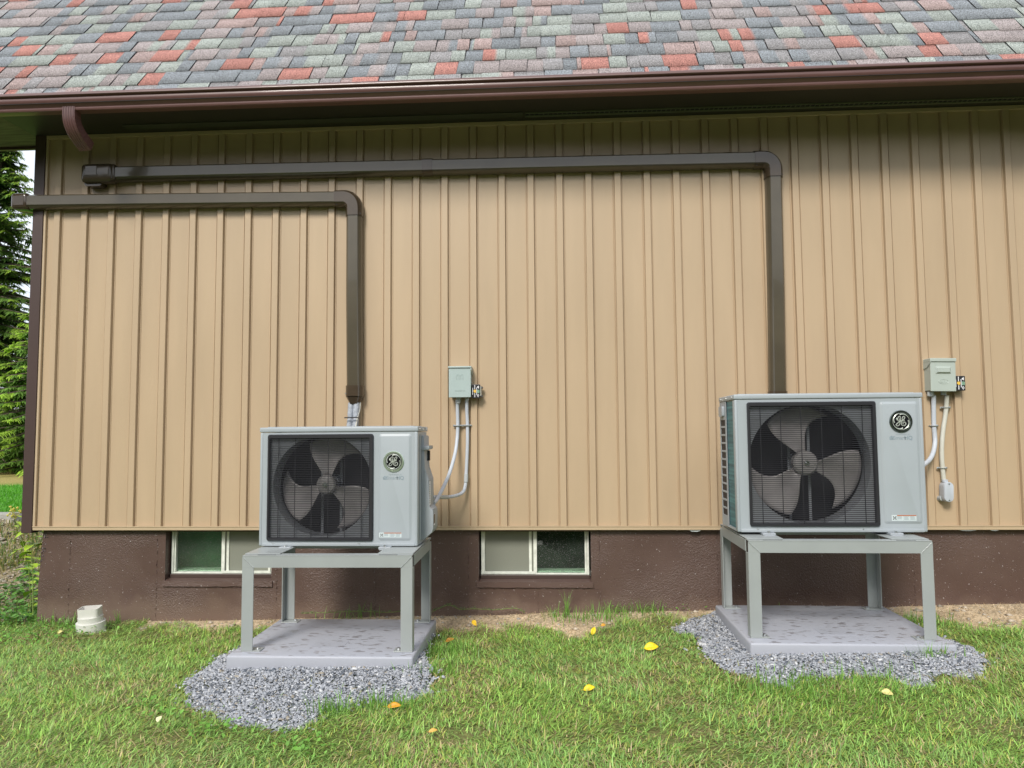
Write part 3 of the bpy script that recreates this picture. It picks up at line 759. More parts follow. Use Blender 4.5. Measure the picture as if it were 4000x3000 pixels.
# ------------------------------------------------------------------ pads and stands
def pad(x0, x1, y0, y1, zt, h, rz, lab):
    cx, cy = (x0+x1)/2, (y0+y1)/2; w_, d_ = x1-x0, y1-y0
    t_ = thing('equipment_pad', lab, 'equipment pad', (cx, cy, zt-h), 'grey equipment pads', (0, 0, rad(rz)))
    bm = NB(); box(bm, -w_/2, w_/2, -d_/2, d_/2, 0, h, .012, 3); obj('pad_slab', bm, M_PAD, t_, True)
    bm = NB(); box(bm, -.10, .085, -d_*.30, -d_*.14, h, h+.0012); obj('raised_plate', bm, M_PAD, t_)
    return t_
pad(-1.825, -.785, -1.310, -.475, .080, .098, .3, 'grey pad with wet stains under the smaller left stand')
pad(1.055, 2.145, -1.205, -.285, .140, .098, -.4, 'grey pad with water drops under the larger right stand')
def stand(cx, cy, w_, d_, z0, h, rz, lab):
    t_ = thing('equipment_stand', lab, 'metal stand', (cx, cy, z0), 'welded stands holding the outdoor units', (0, 0, rad(rz)))
    q = .066; b = .066; W2, D2 = w_/2, d_/2; th = .006
    # each leg is an angle section with a foot plate
    for sx_, sy_ in ((-1, -1), (1, -1), (-1, 1), (1, 1)):
        bm = NB()
        X_, Y_ = sx_*W2, sy_*D2
        xi = X_-sx_*q; yi = Y_-sy_*q*.95
        zt_ = h-b if sy_ < 0 else h-.02
        box(bm, min(X_, xi), max(X_, xi), min(Y_, Y_-sy_*th), max(Y_, Y_-sy_*th), .006, zt_, .0012, 1)
        box(bm, min(X_, X_-sx_*th), max(X_, X_-sx_*th), min(Y_-sy_*(th+.0002), yi), max(Y_-sy_*(th+.0002), yi), .006, zt_-.001, .0012, 1)
        # mitred head for the front legs
        if sy_ < 0:
            A = [(X_, zt_), (xi, zt_), (X_, h-.004)]
            prism(bm, A, 'y', Y_, Y_+th)
        lg = obj('leg', bm, M_STAND, t_)
        bm = NB(); xo = X_-sx_*(q+.042)
        box(bm, min(X_, xo), max(X_, xo), min(Y_, Y_-sy_*.075), max(Y_, Y_-sy_*.075), 0, .0055, .002)
        fp = obj('foot_plate', bm, M_STAND, lg)
        bm = NB(); c_ = (X_-sx_*(q+.018), Y_-sy_*.036, .0055)
        cyl(bm, c_, .013, .003, 'z', 20); cyl(bm, (c_[0], c_[1], .0087), .0085, .008, 'z', 6)
        obj('bolt', bm, M_STEEL, lg)
    # front and rear beams (mitred), side rails, mounting plates
    for sy_ in (-1, 1):
        bm = NB(); Y_ = sy_*D2
        prism(bm, [(-W2+.002, h-.001), (W2-.002, h-.001), (W2-q-.002, h-b+.001), (-W2+q+.002, h-b+.001)], 'y', min(Y_, Y_-sy_*th), max(Y_, Y_-sy_*th))
        box(bm, -W2+.001, W2-.001, min(Y_, Y_-sy_*q), max(Y_, Y_-sy_*q), h-.0005, h+.004, .001, 1)
        o = obj('cross_beam', bm, M_STAND, t_)
        for sx_ in (-1, 1):
            a = Vector((sx_*(W2-.003), Y_+sy_*.001, h-.004)); b_ = Vector((sx_*(W2-q), Y_+sy_*.001, h-b))
            pts = [a.lerp(b_, k/14)+Vector((random.uniform(-.001, .001), 0, random.uniform(-.001, .001))) for k in range(15)]
            bm = NB(); tube(bm, pts, [random.uniform(.0018, .0032) for _ in pts], 6); obj('weld', bm, M_STAND, o)
    for sx_ in (-1, 1):
        bm = NB(); X_ = sx_*W2
        box(bm, min(X_, X_-sx_*th), max(X_, X_-sx_*th), -D2+.067, D2-.067, h-b, h-.0008, .001, 1)
        box(bm, min(X_-sx_*.001, X_-sx_*.205), max(X_-sx_*.001, X_-sx_*.205), -D2+.035, D2-.035, h+.0042, h+.009, .0015, 1)
        obj('side_rail', bm, M_STAND, t_)
    bm = NB()
    for sx_ in (-1, 1):
        box(bm, min(sx_*(W2-.085), sx_*(W2-.19)), max(sx_*(W2-.085), sx_*(W2-.19)), -D2+.006, -D2+.009, h+.0041, h+.0055)
    obj('slot', bm, M_DARKIN, t_)
    return t_
stand(-1.293, -.872, .968, .715, .080, .530, 1.0, 'grey welded metal stand holding the smaller left unit')
stand(1.586, -.728, 1.000, .770, .140, .536, -1.0, 'grey welded metal stand holding the larger right unit')

# ------------------------------------------------------------------ outdoor units
GE = [[(440, 522), (433, 560), (445, 595), (480, 605)],
      [(585, 556), (572, 600), (530, 635), (490, 632), (470, 595), (478, 535), (515, 482), (555, 468), (575, 492), (560, 545), (520, 595)],
      [(725, 612), (690, 622), (650, 600), (638, 550), (660, 498), (700, 470), (728, 485), (728, 525), (690, 580), (620, 625), (540, 670), (470, 715), (420, 765), (415, 810), (455, 826), (510, 800), (545, 740), (555, 670), (575, 610)],
      [(725, 618), (665, 622), (615, 665), (598, 730), (625, 795), (685, 820), (742, 790), (765, 735), (735, 690), (690, 678), (660, 700), (658, 740), (690, 755)]]
def badge(parent, cx, cz, y, R, face):
    """round emblem: chrome ring, black disc, script letters and four scrolls"""
    k = R/425.0
    def q(p, yy): return Vector((cx+(p[0]-595)*k, yy, cz-(p[1]-655)*k))
    bm = NB()
    A = [(cx+R*math.cos(2*math.pi*i/48), cz+R*math.sin(2*math.pi*i/48)) for i in range(48)]
    B = [(cx+R*.80*math.cos(2*math.pi*i/48), cz+R*.80*math.sin(2*math.pi*i/48)) for i in range(48)]
    n = 48; L = []
    for rr, yy in ((1.0, y), (1.0, y-.004), (.95, y-.0075), (.82, y-.0075), (.78, y-.004)):
        L.append([bm.verts.new((cx+R*rr*math.cos(2*math.pi*i/n), yy, cz+R*rr*math.sin(2*math.pi*i/n))) for i in range(n)])
    for a, b_ in zip(L, L[1:]):
        for i in range(n): bm.faces.new((a[i], a[(i+1) % n], b_[(i+1) % n], b_[i]))
    bd = obj('badge', bm, face, parent, True)
    bm = NB(); cyl(bm, (cx, y-.0045, cz), R*.79, .003, 'y', 48); obj('badge_disc', bm, MATS.get('badge_black') or mat('badge_black', (.01, .01, .012), .2), bd)
    bm = NB()
    for st in GE:
        pts = catmull([q(p, y-.0052) for p in st], 4); m_ = len(pts)
        tube(bm, pts, [18*k*(.75+.35*math.sin(math.pi*i/(m_-1))) for i in range(m_)], 6, up=Vector((0, 1, 0)))
    for a0 in (100, 10, -80, -170):
        pts, rs = [], []
        for i in range(15):
            t_ = i/14; a = rad(a0-70*(1-t_)*1.0 if False else a0-75+75*t_); rr = (300-46*t_**2)*k
            pts.append(Vector((cx+rr*math.cos(a), y-.0052, cz+rr*math.sin(a)))); rs.append((5+17*t_**1.5)*k)
        tube(bm, pts, rs, 6)
    ring = [Vector((cx+306*k*math.cos(2*math.pi*i/40), y-.005, cz+306*k*math.sin(2*math.pi*i/40))) for i in range(41)]
    tube(bm, ring, 8*k, 6)
    obj('emblem', bm, M_SCRIPT, bd)
M_SCRIPT = mat('emblem_silver', (.68, .72, .66), .3, metal=.6)
M_RING1 = mat('badge_ring_bright', (.60, .70, .56), .3, metal=.9)
M_RING2 = mat('badge_ring_dark', (.20, .23, .21), .22, metal=.95)
def unit(x0, x1, yf, D, z0, z1, rz, gr, fan, pan, bdg, sm, txt, stk, angs, nsl, lab, ring, cover):
    """x0..x1 width; yf front plane; gr grille outer rect; fan (cx,cz,R,hub)"""
    cx = (x0+x1)/2; O = Vector((cx, yf, z0))
    t_ = thing('outdoor_unit', lab, 'heat pump unit', (cx, yf, z0), 'heat pump outdoor units', (0, 0, rad(rz)))
    W2 = (x1-x0)/2; H = z1-z0; lid = .030
    L = lambda x: x-cx
    Zl = lambda z: z-z0
    fr = .045                         # depth of the front part
    hole_c = (L(fan[0]), Zl(fan[1])); Rr = fan[2]
    # --- front panel: plate with a grille recess
    g0, g1, g2, g3 = L(gr[0]), L(gr[1]), Zl(gr[2]), Zl(gr[3])
    n = 20
    bm = NB()
    outer = rrect(-W2, W2, .0, H-lid-.002, .004, 4); inner = rrect(g0+.006, g1-.006, g2+.006, g3-.006, .012, 4)
    plate_hole(bm, outer, inner, 0, .004)
    casing = bm
    # side returns with rounded vertical corners
    rc = .018
    for sx_ in (-1, 1):
        X_ = sx_*W2
        pts = [(X_, 0)]
    box(bm, -W2+.001, W2-.001, .004, D-.004, -.002, .012)          # base pan
    box(bm, -W2+.002, -W2+.006, .0042, .060, .012, H-lid-.003)     # front left return
    box(bm, W2-.005, W2-.001, .0042, D-.006, .012, H-lid-.003, .001, 1)     # right side
    box(bm, -W2+.30, W2-.006, D-.008, D-.004, .012, H-lid-.003)    # back
    cs_ = obj('casing', bm, M_CASE, t_)
    # bevelled front-corner columns, slightly proud
    bm = NB()
    box(bm, -W2-.002, -W2+.018, -.003, .052, -.003, H-lid-.001, .008, 3); box(bm, W2-.018, W2+.002, -.003, .052, -.003, H-lid-.001, .008, 3)
    box(bm, -W2+.0181, W2-.0181, -.0028, .0035, -.0028, .016, .002)
    obj('corner_post', bm, M_CASE, cs_, True)
    # --- lid
    bm = NB(); box(bm, -W2-.005, W2+.005, -.006, D+.004, H-lid, H, .006, 3); box(bm, -W2+.03, W2-.03, .03, D-.03, H-.0005, H+.004, .003)
    ld = obj('lid', bm, M_CASE, t_, True)
    bm = NB()
    for yy in (.05, D*.5, D-.05):
        cyl(bm, (-W2-.0075, yy, H-.015), .005, .003, 'x', 10); cyl(bm, (W2+.0045, yy, H-.015), .005, .003, 'x', 10)
    obj('screw', bm, M_STEEL, ld)
    # --- orifice plate with round opening and flared ring
    bm = NB(); N = 64
    def sq(a):      # point on the recess rectangle in direction a
        c_, s_ = math.cos(a), math.sin(a)
        ex = (g1-.008-hole_c[0]) if c_ > 0 else (hole_c[0]-g0-.008); ez = (g3-.008-hole_c[1]) if s_ > 0 else (hole_c[1]-g2-.008)
        kx = ex/abs(c_) if abs(c_) > 1e-6 else 9; kz = ez/abs(s_) if abs(s_) > 1e-6 else 9; kk = min(kx, kz)
        return (hole_c[0]+c_*kk, hole_c[1]+s_*kk)
    rings = []
    A = [2*math.pi*i/N for i in range(N)]
    rings.append([bm.verts.new((*(lambda s_: (s_[0], .010, s_[1]))(sq(a)),)) for a in A])
    Rm = min(Rr*1.06, min(min(abs(hole_c[0]-g0), abs(g1-hole_c[0]))-.004, min(abs(hole_c[1]-g2), abs(g3-hole_c[1]))-.004))
    for rr, yy in ((Rm*1.02, .0105), (Rm*1.0, .012), (Rm*.995, .022), (Rm*.99, .05), (Rm*.99, .13)):
        rings.append([bm.verts.new((hole_c[0]+rr*math.cos(a), yy, hole_c[1]+rr*math.sin(a))) for a in A])
    for a, b_ in zip(rings, rings[1:]):
        for i in range(N): bm.faces.new((a[i], a[(i+1) % N], b_[(i+1) % N], b_[i]))
    obj('fan_shroud', bm, M_INNER, t_, True)
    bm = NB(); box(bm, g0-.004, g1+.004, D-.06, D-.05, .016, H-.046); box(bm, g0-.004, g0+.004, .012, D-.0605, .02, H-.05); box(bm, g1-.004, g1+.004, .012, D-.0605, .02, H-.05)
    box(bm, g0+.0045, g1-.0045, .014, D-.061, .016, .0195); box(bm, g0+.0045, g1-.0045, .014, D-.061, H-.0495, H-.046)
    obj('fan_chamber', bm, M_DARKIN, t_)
    # motor + bracket
    bm = NB(); cyl(bm, (hole_c[0], .15, hole_c[1]), .062, .09, 'y', 24); mo = obj('fan_motor', bm, M_INNER, t_, True)
    bm = NB()
    for dx in (-.068, .052): box(bm, hole_c[0]+dx, hole_c[0]+dx+.016, .205, .212, .03, H-.055)
    box(bm, hole_c[0]-.067, hole_c[0]+.067, .212, .216, hole_c[1]-.05, hole_c[1]+.05)
    obj('motor_bracket', bm, M_INNER, mo)
    # --- fan
    fy = .085
    bm = NB(); hr = fan[3]
    prof_ = [(0, -.022), (.012, -.0225), (hr*.45, -.019), (hr*.85, -.012), (hr, .0), (hr, .045)]
    rr_ = [[bm.verts.new((hole_c[0]+a*math.cos(t), fy+b, hole_c[1]+a*math.sin(t))) for t in A[::2]] for a, b in prof_[1:]]
    bm.faces.new(rr_[0])
    for a, b_ in zip(rr_, rr_[1:]):
        for i in range(len(a)): bm.faces.new((a[i], a[(i+1) % len(a)], b_[(i+1) % len(a)], b_[i]))
    hb = obj('fan_hub', bm, mat('fan_hub_grey', (.42, .40, .40), .35, var=.15, vscale=12), t_, True)
    bm = NB(); cyl(bm, (hole_c[0], fy-.034, hole_c[1]), .010, .013, 'y', 12); cyl(bm, (hole_c[0], fy-.026, hole_c[1]), .016, .005, 'y', 20); obj('hub_nut', bm, M_STEEL, hb)
    for a0 in angs:
        bm = NB(); NR, NT = 12, 14; gv_ = []
        for i in range(NR+1):
            tr = i/NR; rr = hr*.96+(Rm*.955-hr*.96)*tr
            half = 23+13*tr**.8; off = -10*tr+6*math.sin(tr*3)
            row = []
            for j in range(NT+1):
                tj = j/NT; lead = 7*math.sin(tr*math.pi)*(1-tj)   # scalloped leading edge
                a = rad(a0+off-half+lead+(2*half-lead)*tj)
                yy = fy+.005+.055*(1-tj)*(.4+.6*tr) + .012*math.sin(math.pi*tj) - .0
                rj = rr*(1-.05*(2*abs(tj-.5))**3*tr)
                row.append(bm.verts.new((hole_c[0]+rj*math.cos(a), yy, hole_c[1]+rj*math.sin(a))))
            gv_.append(row)
        for i in range(NR):
            for j in range(NT): bm.faces.new((gv_[i][j], gv_[i][j+1], gv_[i+1][j+1], gv_[i+1][j]))
        ob = obj('fan_blade', bm, M_FAN, t_, True)
        sm_ = ob.modifiers.new('solid', 'SOLIDIFY'); sm_.thickness = .004
    # --- grille
    bm = NB()
    fw = (.016, .024, .017, .026)      # left,right,bottom,top
    outer = rrect(g0, g1, g2, g3, .014, 5); inn = rrect(g0+fw[0], g1-fw[1], g2+fw[2], g3-fw[3], .004, 5)
    mo_ = rrect(g0+.005, g1-.005, g2+.005, g3-.005, .011, 5); mi_ = rrect(g0+fw[0]-.003, g1-fw[1]+.003, g2+fw[2]-.003, g3-fw[3]+.003, .006, 5)
    nn = len(outer)
    Ls = [[bm.verts.new((p[0], y_, p[1])) for p in o_] for o_, y_ in ((outer, .0), (outer, -.010), (mo_, -.017), (mi_, -.017), (inn, -.012), (inn, .004))]
    for a, b_ in zip(Ls, Ls[1:]):
        for i in range(nn): bm.faces.new((a[i], a[(i+1) % nn], b_[(i+1) % nn], b_[i]))
    gf = obj('grille_frame', bm, M_BLACK, t_, True)
    bm = NB()
    for xx in (g0+.013, g1-.014): cyl(bm, (xx, -.0175, g3-.013), .0055, .002, 'y', 12)
    obj('screw', bm, M_DARKIN, gf)
    bm = NB(); ia, ib, ja, jb = g0+fw[0]-.001, g1-fw[1]+.001, g2+fw[2], g3-fw[3]
    for i in range(nsl):
        z = ja+(jb-ja)*(i+.5)/nsl; h_ = .0018
        z += random.uniform(-.0003, .0003)
        box(bm, ia, ib, -.0125, -.0075, z-h_, z+h_)
    for i in range(6):
        x_ = ia+(ib-ia)*(i+.52)/6+(.0)
        box(bm, x_-.002, x_+.002, -.0074, -.0045, ja, jb)
    obj('grille_wires', bm, M_WIRE, gf)
    # --- embossed right panel
    bm = NB(); p0, p1, p2, p3 = L(pan[0]), L(pan[1]), Zl(pan[2]), Zl(pan[3])
    Ls = [[bm.verts.new((p[0], y_, p[1])) for p in rrect(p0+i_, p1-i_, p2+i_, p3-i_, max(.003, .016-i_*.5), 4)] for i_, y_ in ((0, -.0002), (.003, -.0012), (.012, -.0065), (.015, -.0072))]
    for a, b_ in zip(Ls, Ls[1:]):
        for i in range(len(a)): bm.faces.new((a[i], a[(i+1) % len(a)], b_[(i+1) % len(a)], b_[i]))
    bm.faces.new(Ls[-1])
    pn = obj('embossed_panel', bm, M_CASE, cs_, True)
    badge(t_, L(bdg[0]), Zl(bdg[1]), -.0068, bdg[2], ring)
    # small dimples round the badge
    bm = NB()
    for dx, dz in ((-.07, .085), (-.025, .1), (.03, .1), (.075, .085), (-.075, 0), (.075, 0), (-.1, .11)):
        xx, zz = L(bdg[0])+dx, Zl(bdg[1])+dz
        if p0+.01 < xx < p1-.01: cyl(bm, (xx, -.0082, zz), .0018, .0012, 'y', 8)
    obj('dimple', bm, M_CASE, cs_)
    # lettering
    tx, tz, tw = L(txt[0]), Zl(txt[1]), txt[2]
    lt = text('Smart', tw*.25, M_TXT2, t_, (tx-tw*.055, -.0076, tz), name='lettering', ext=.0002)
    text('HQ', tw*.24, M_TXT2, lt, (tx+tw*.345, -.0076, tz), bold=.0009, ext=.0002)
    text('POWERED BY', tw*.085, M_TXT2, lt, (tx+tw*.11, -.0076, tz+tw*.16), space=1.35, ext=.0002)
    bm = NB(); ix, iz, s_ = tx-tw*.42, tz+tw*.01, tw*.09
    prism(bm, [(ix-s_, iz-s_), (ix+s_, iz-s_), (ix+s_, iz+s_*.35), (ix, iz+s_*1.15), (ix-s_, iz+s_*.35)], 'y', -.0077, -.0073)
    ho = obj('house_symbol', bm, M_TXT2, lt)
    bm = NB()
    for j in (.85, .45):
        pts = [Vector((ix+s_*j*math.cos(rad(a)), -.008, iz-s_*.75+s_*j*1.2*math.sin(rad(a)))) for a in range(25, 156, 13)]
        tube(bm, pts, s_*.09, 5)
    obj('signal_arcs', bm, M_CASE, ho)
    # warning sticker
    a0_, a1_, b0_, b1_ = L(stk[0]), L(stk[1]), Zl(stk[2]), Zl(stk[3]); w_ = a1_-a0_; h_ = b1_-b0_
    bm = NB(); box(bm, a0_, a1_, -.0078, -.0074, b0_, b1_); st = obj('warning_sticker', bm, M_STICK, t_)
    bm = NB(); box(bm, a0_+w_*.22, a1_-.0008, -.0081, -.00785, b1_-h_*.18, b1_-.0005); obj('orange_band', bm, M_ORANGE, st)
    bm = NB()
    for i, xx in enumerate((.235, .50, .755)):
        for j in range(4+(i > 0)):
            box(bm, a0_+w_*xx, a0_+w_*(xx+random.uniform(.16, .21)), -.0081, -.00785, b1_-h_*(.30+.13*j), b1_-h_*(.24+.13*j))
    for xx in (.215, .475, .735): box(bm, a0_+w_*xx, a0_+w_*xx+.0007, -.0081, -.00785, b0_, b1_)
    box(bm, a0_, a1_, -.0081, -.00785, b0_, b0_+.0007)
    obj('fine_print', bm, mat('fine_print_grey', (.27, .33, .36), .6), st)
    bm = NB(); fx, fz = a0_+w_*.12, (b0_+b1_)/2
    for a in (45, 135, 225, 315):
        c_, s2 = math.cos(rad(a)), math.sin(rad(a)); rr = h_*.42
        prism(bm, [(fx, fz), (fx+rr*.6*c_-rr*.22*s2, fz+rr*.6*s2+rr*.22*c_), (fx+rr*c_, fz+rr*s2), (fx+rr*.6*c_+rr*.22*s2, fz+rr*.6*s2-rr*.22*c_)], 'y', -.0082, -.00785)
    obj('fan_symbol', bm, M_BLACK, st)
    # bottom screws
    bm = NB()
    for xx in (g0+(g1-g0)*.06, g0+(g1-g0)*.87): cyl(bm, (xx, -.0045, g2-.016), .004, .003, 'y', 10)
    obj('screw', bm, M_STEEL, cs_)
    # --- left side: coil + guard column
    ya, yb = .052, .215*D/.40
    bm = NB(); box(bm, -W2+.006, -W2+.012, ya, D-.006, .014, H-lid-.004); obj('coil', bm, M_COIL, t_)
    bm = NB()
    yg0, yg1 = yb+.012, D
    box(bm, -W2-.001, -W2+.004, yg0, yg0+.030, -.002, H-lid-.001, .001, 1); box(bm, -W2-.001, -W2+.004, D-.018, D, -.002, H-lid-.001, .001, 1)
    ns = 12; zz0 = .06; zz1 = H-.14
    for i in range(ns+1):
        z = zz0+(zz1-zz0)*i/ns
        box(bm, -W2-.0008, -W2+.0038, yg0+.0301, D-.0181, z-.006, z+.006, .001, 1)
    box(bm, -W2-.0008, -W2+.0038, yg0+.0301, D-.0181, .0, zz0-.0061); box(bm, -W2-.0008, -W2+.0038, yg0+.0301, D-.0181, zz1+.0061, H-lid-.001)
    gc = obj('coil_guard', bm, M_CASE2, t_)
    bm = NB(); box(bm, -W2+.002, -W2+.006, yg0, D-.002, .012, H-lid-.002); obj('guard_back', bm, M_DARKIN, gc)
    bm = NB(); prism(bm, rrect(yg0+.045, D-.035, H-.125, H-.060, .012), 'x', -W2-.016, -W2-.0012); hd = obj('carry_handle', bm, M_CASE2, gc, True)
    bm = NB(); prism(bm, rrect(yg0+.055, D-.045, H-.115, H-.072, .008), 'x', -W2-.0165, -W2-.0161); obj('handle_recess', bm, M_INNER, hd)
    # --- right side: seams and moulded service cover
    bm = NB(); box(bm, W2+.0, W2+.004, .075, .105, .03, H-lid-.02, .0018, 1); obj('side_bead', bm, M_CASE, cs_)
    bm = NB(); o_ = cover
    if o_ == 'full':
        zt_ = H-.055
        q = [(W2-.001, zt_), (W2+.012, zt_), (W2+.017, zt_-.010), (W2+.017, zt_-.20), (W2+.045, zt_-.265), (W2+.047, zt_-.275), (W2+.047, zt_-.440), (W2+.068, zt_-.455), (W2+.073, zt_-.470), (W2+.073, .085), (W2+.066, .06), (W2+.02, .018), (W2-.001, .012)]
        prism(bm, q, 'y', .135, D-.02, .004); cv = obj('service_cover', bm, M_CASE2, t_, True)
        bm = NB(); prism(bm, [(W2+.0, H-.125), (W2+.048, H-.118), (W2+.050, H-.135), (W2+.046, H-.142), (W2+.0, H-.150)], 'y', .128, D-.06, .002); obj('cover_handle', bm, M_CASE2, cv, True)
        bm = NB(); box(bm, W2+.0172, W2+.030, .25, .285, H-.215, H-.151); obj('handle_gap', bm, M_DARKIN, cv)
        bm = NB(); box(bm, W2+.0472, W2+.0478, .15, .19, zt_-.43, zt_-.285); s1 = obj('spec_label', bm, M_WHITE, cv)
        bm = NB(); box(bm, W2+.0732, W2+.0738, .15, .20, .10, zt_-.485); s2 = obj('rating_label', bm, M_WHITE, cv)
        bm = NB(); box(bm, W2+.0739, W2+.0742, .152, .198, zt_-.545, zt_-.488); obj('dark_print', bm, mat('label_brown', (.10, .07, .05), .5), s2)
        bm = NB()
        for i in range(9): box(bm, W2+.0479, W2+.0481, .153, .153+random.uniform(.015, .032), zt_-.42+.014*i, zt_-.415+.014*i)
        obj('fine_print', bm, MATS['fine_print_grey'], s1)
        bm = NB()
        for i in range(8): box(bm, W2+.0739, W2+.0741, .154, .154+random.uniform(.02, .04), .11+.012*i, .114+.012*i)
        obj('fine_print', bm, MATS['fine_print_grey'], s2)
    else:
        q = [(W2-.001, H-.06), (W2+.003, H-.06), (W2+.003, .32), (W2+.020, .305), (W2+.022, .30), (W2+.022, .085), (W2+.003, .07), (W2-.001, .06)]
        prism(bm, q, 'y', .06, D-.03, .003); cv = obj('service_cover', bm, M_CASE2, t_, True)
    # --- feet
    for xx in (-W2+.17, W2-.19):
        bm = NB(); box(bm, xx-.037, xx+.037, -.040, D+.035, -.018, -.0035, .003); box(bm, xx-.030, xx+.030, -.050, .0, -.021, -.016, .002)
        ft = obj('mounting_foot', bm, M_CASE2, t_)
        for yy in (-.026, D+.02):
            bm = NB(); cyl(bm, (xx, yy, -.0035), .013, .003, 'z', 18); cyl(bm, (xx, yy, -.0005), .009, .008, 'z', 6); obj('bolt', bm, M_STEEL, ft)
    return t_
M_TXT2 = mat('case_print', (.23, .29, .33), .5)
unit(-1.790, -.825, -.952, .33, .627, 1.338, .0, (-1.742, -1.092, .656, 1.295), (-1.408, .985, .288, .060),
     (-1.061, -.860, .656, 1.294), (-.968, 1.127, .0635), None, (-.970, 1.029, .122), (-1.055, -.919, .675, .705), (86, -34, 206), 56,
     'smaller light grey heat pump on left stand, moulded cover on its right side', M_RING1, 'full')
unit(1.073, 2.156, -.912, .40, .703, 1.512, .0, (1.142, 1.888, .735, 1.464), (1.503, 1.100, .335, .073),
     (1.912, 2.130, .748, 1.460), (2.028, 1.343, .0665), None, (2.024, 1.246, .126), (1.953, 2.093, .765, .800), (106, -14, 226), 60,
     'larger light grey heat pump on right stand, teal coil showing on its left side', M_RING2, 'small')

# ------------------------------------------------------------------ electrical boxes
def straps(parent, pts, dx=.024, base=Vector((0, 0, 0))):
    for p in pts:
        bm = NB(); p = p-base
        box(bm, p.x-.036, p.x+.036, p.y+.010, p.y+.013, p.z-.007, p.z+.007, .001, 1)
        tube(bm, [p+Vector((-.019, .011, 0)), p+Vector((-.0175, -.010, 0)), p+Vector((-.010, -.0185, 0)), p+Vector((.010, -.0185, 0)), p+Vector((.0175, -.010, 0)), p+Vector((.019, .011, 0))], .0065, 8, flat=.3, up=Vector((0, 0, 1)))
        st = obj('strap', bm, M_CONDG, parent)
        bm = NB()
        for s_ in (-.029, .029): cyl(bm, (p.x+s_, p.y+.004, p.z), .005, .007, 'y', 8)
        obj('strap_screw', bm, M_STEEL, st)
# left box
B1 = Vector((-.675, -.002, 1.55))
b1 = thing('disconnect_box', 'blue grey electrical disconnect box between the units, letters embossed on its cover', 'electrical box', B1)
yb_ = -.108
bm = NB(); box(bm, -.076, .078, yb_+.012, .0, .012, .215, .003); obj('box_body', bm, M_BOX, b1)
bm = NB(); box(bm, -.080, .080, yb_, yb_+.0115, .004, .214, .003); cvr = obj('front_cover', bm, M_BOX, b1)
bm = NB(); box(bm, -.084, .084, yb_-.008, .002, .2155, .228, .003); prism(bm, [(yb_-.006, .215), (.0, .215), (.0, .165), (-.05, .172), (-.085, .185), (yb_-.006, .20)], 'x', .0785, .083); obj('rain_hood', bm, M_BOX, b1)
bm = NB()
for c_ in (-.014, .014):
    for rr in (.011, .006):
        pts = [Vector((c_+rr*math.cos(rad(a)), yb_-.0003, .158+rr*math.sin(rad(a)))) for a in range(0, 181, 20)]
        pts = [pts[0]-Vector((0, 0, .026))]+pts+[pts[-1]-Vector((0, 0, .026))]
        tube(bm, pts, .0012, 6)
obj('arch_symbol', bm, M_BOX, cvr)
text('MILBANK', .0155, M_BOX, cvr, (.003, yb_-.0002, .052), ext=.0014, name='embossed_lettering', space=1.15)
bm = NB(); cyl(bm, (-.018, -.05, -.022), .018, .034, 'z', 20); cyl(bm, (-.018, -.05, -.036), .0145, .02, 'z', 20); obj('conduit_hub', bm, M_CONDG, b1, True)
bm = NB(); cyl(bm, (.046, -.05, -.018), .015, .030, 'z', 20); obj('conduit_hub', bm, M_CONDG, b1, True)
# right box
B2 = Vector((2.690, -.002, 1.56))
b2 = thing('disconnect_box', 'pale green electrical disconnect box right of the larger unit, raised block on its cover', 'electrical box', B2, rot=(0, rad(1.0), 0))
bm = NB(); box(bm, -.082, .082, -.100, .0, .006, .215, .003); obj('box_body', bm, M_BOX2, b2)
bm = NB(); box(bm, -.085, .085, -.112, -.1005, .0, .205, .003); cvr = obj('front_cover', bm, M_BOX2, b2)
bm = NB(); box(bm, -.088, .088, -.120, .002, .2055, .230, .004); prism(bm, [(-.118, .2055), (.0, .2055), (.0, .160), (-.03, .160), (-.075, .172), (-.118, .200)], 'x', -.088, -.083); hd = obj('rain_hood', bm, M_BOX2, b2)
bm = NB()
Ls = [[bm.verts.new((p[0], y_, p[1])) for p in rrect(-.052+i_, .052-i_, .122+i_*.9, .172-i_*.9, .002, 2)] for i_, y_ in ((0, -.1122), (.012, -.125))]
for a, b_ in zip(Ls, Ls[1:]):
    for i in range(len(a)): bm.faces.new((a[i], a[(i+1) % len(a)], b_[(i+1) % len(a)], b_[i]))
bm.faces.new(Ls[-1]); obj('raised_block', bm, M_BOX2, cvr)
bm = NB()
pts = [Vector((.002+.034*math.cos(rad(a)), -.1123, .068+.016*math.sin(rad(a)))) for a in range(0, 361, 15)]
tube(bm, pts, .0018, 6, caps=False)
tube(bm, [Vector((-.022, -.1123, .066)), Vector((.0, -.1123, .058)), Vector((.026, -.1123, .066))], .0016, 6)
box(bm, -.012, -.006, -.1135, -.112, .062, .092); box(bm, .006, .012, -.1135, -.112, .062, .092)
obj('oval_symbol', bm, M_BOX2, cvr)
bm = NB(); cyl(bm, (-.058, -.05, -.03), .022, .03, 'z', 20); cyl(bm, (-.058, -.05, -.034), .017, .012, 'z', 20); obj('conduit_hub', bm, M_CONDG, b2, True)
bm = NB(); cyl(bm, (.030, -.05, -.022), .018, .024, 'z', 20); obj('conduit_hub', bm, M_CONDG, b2, True)
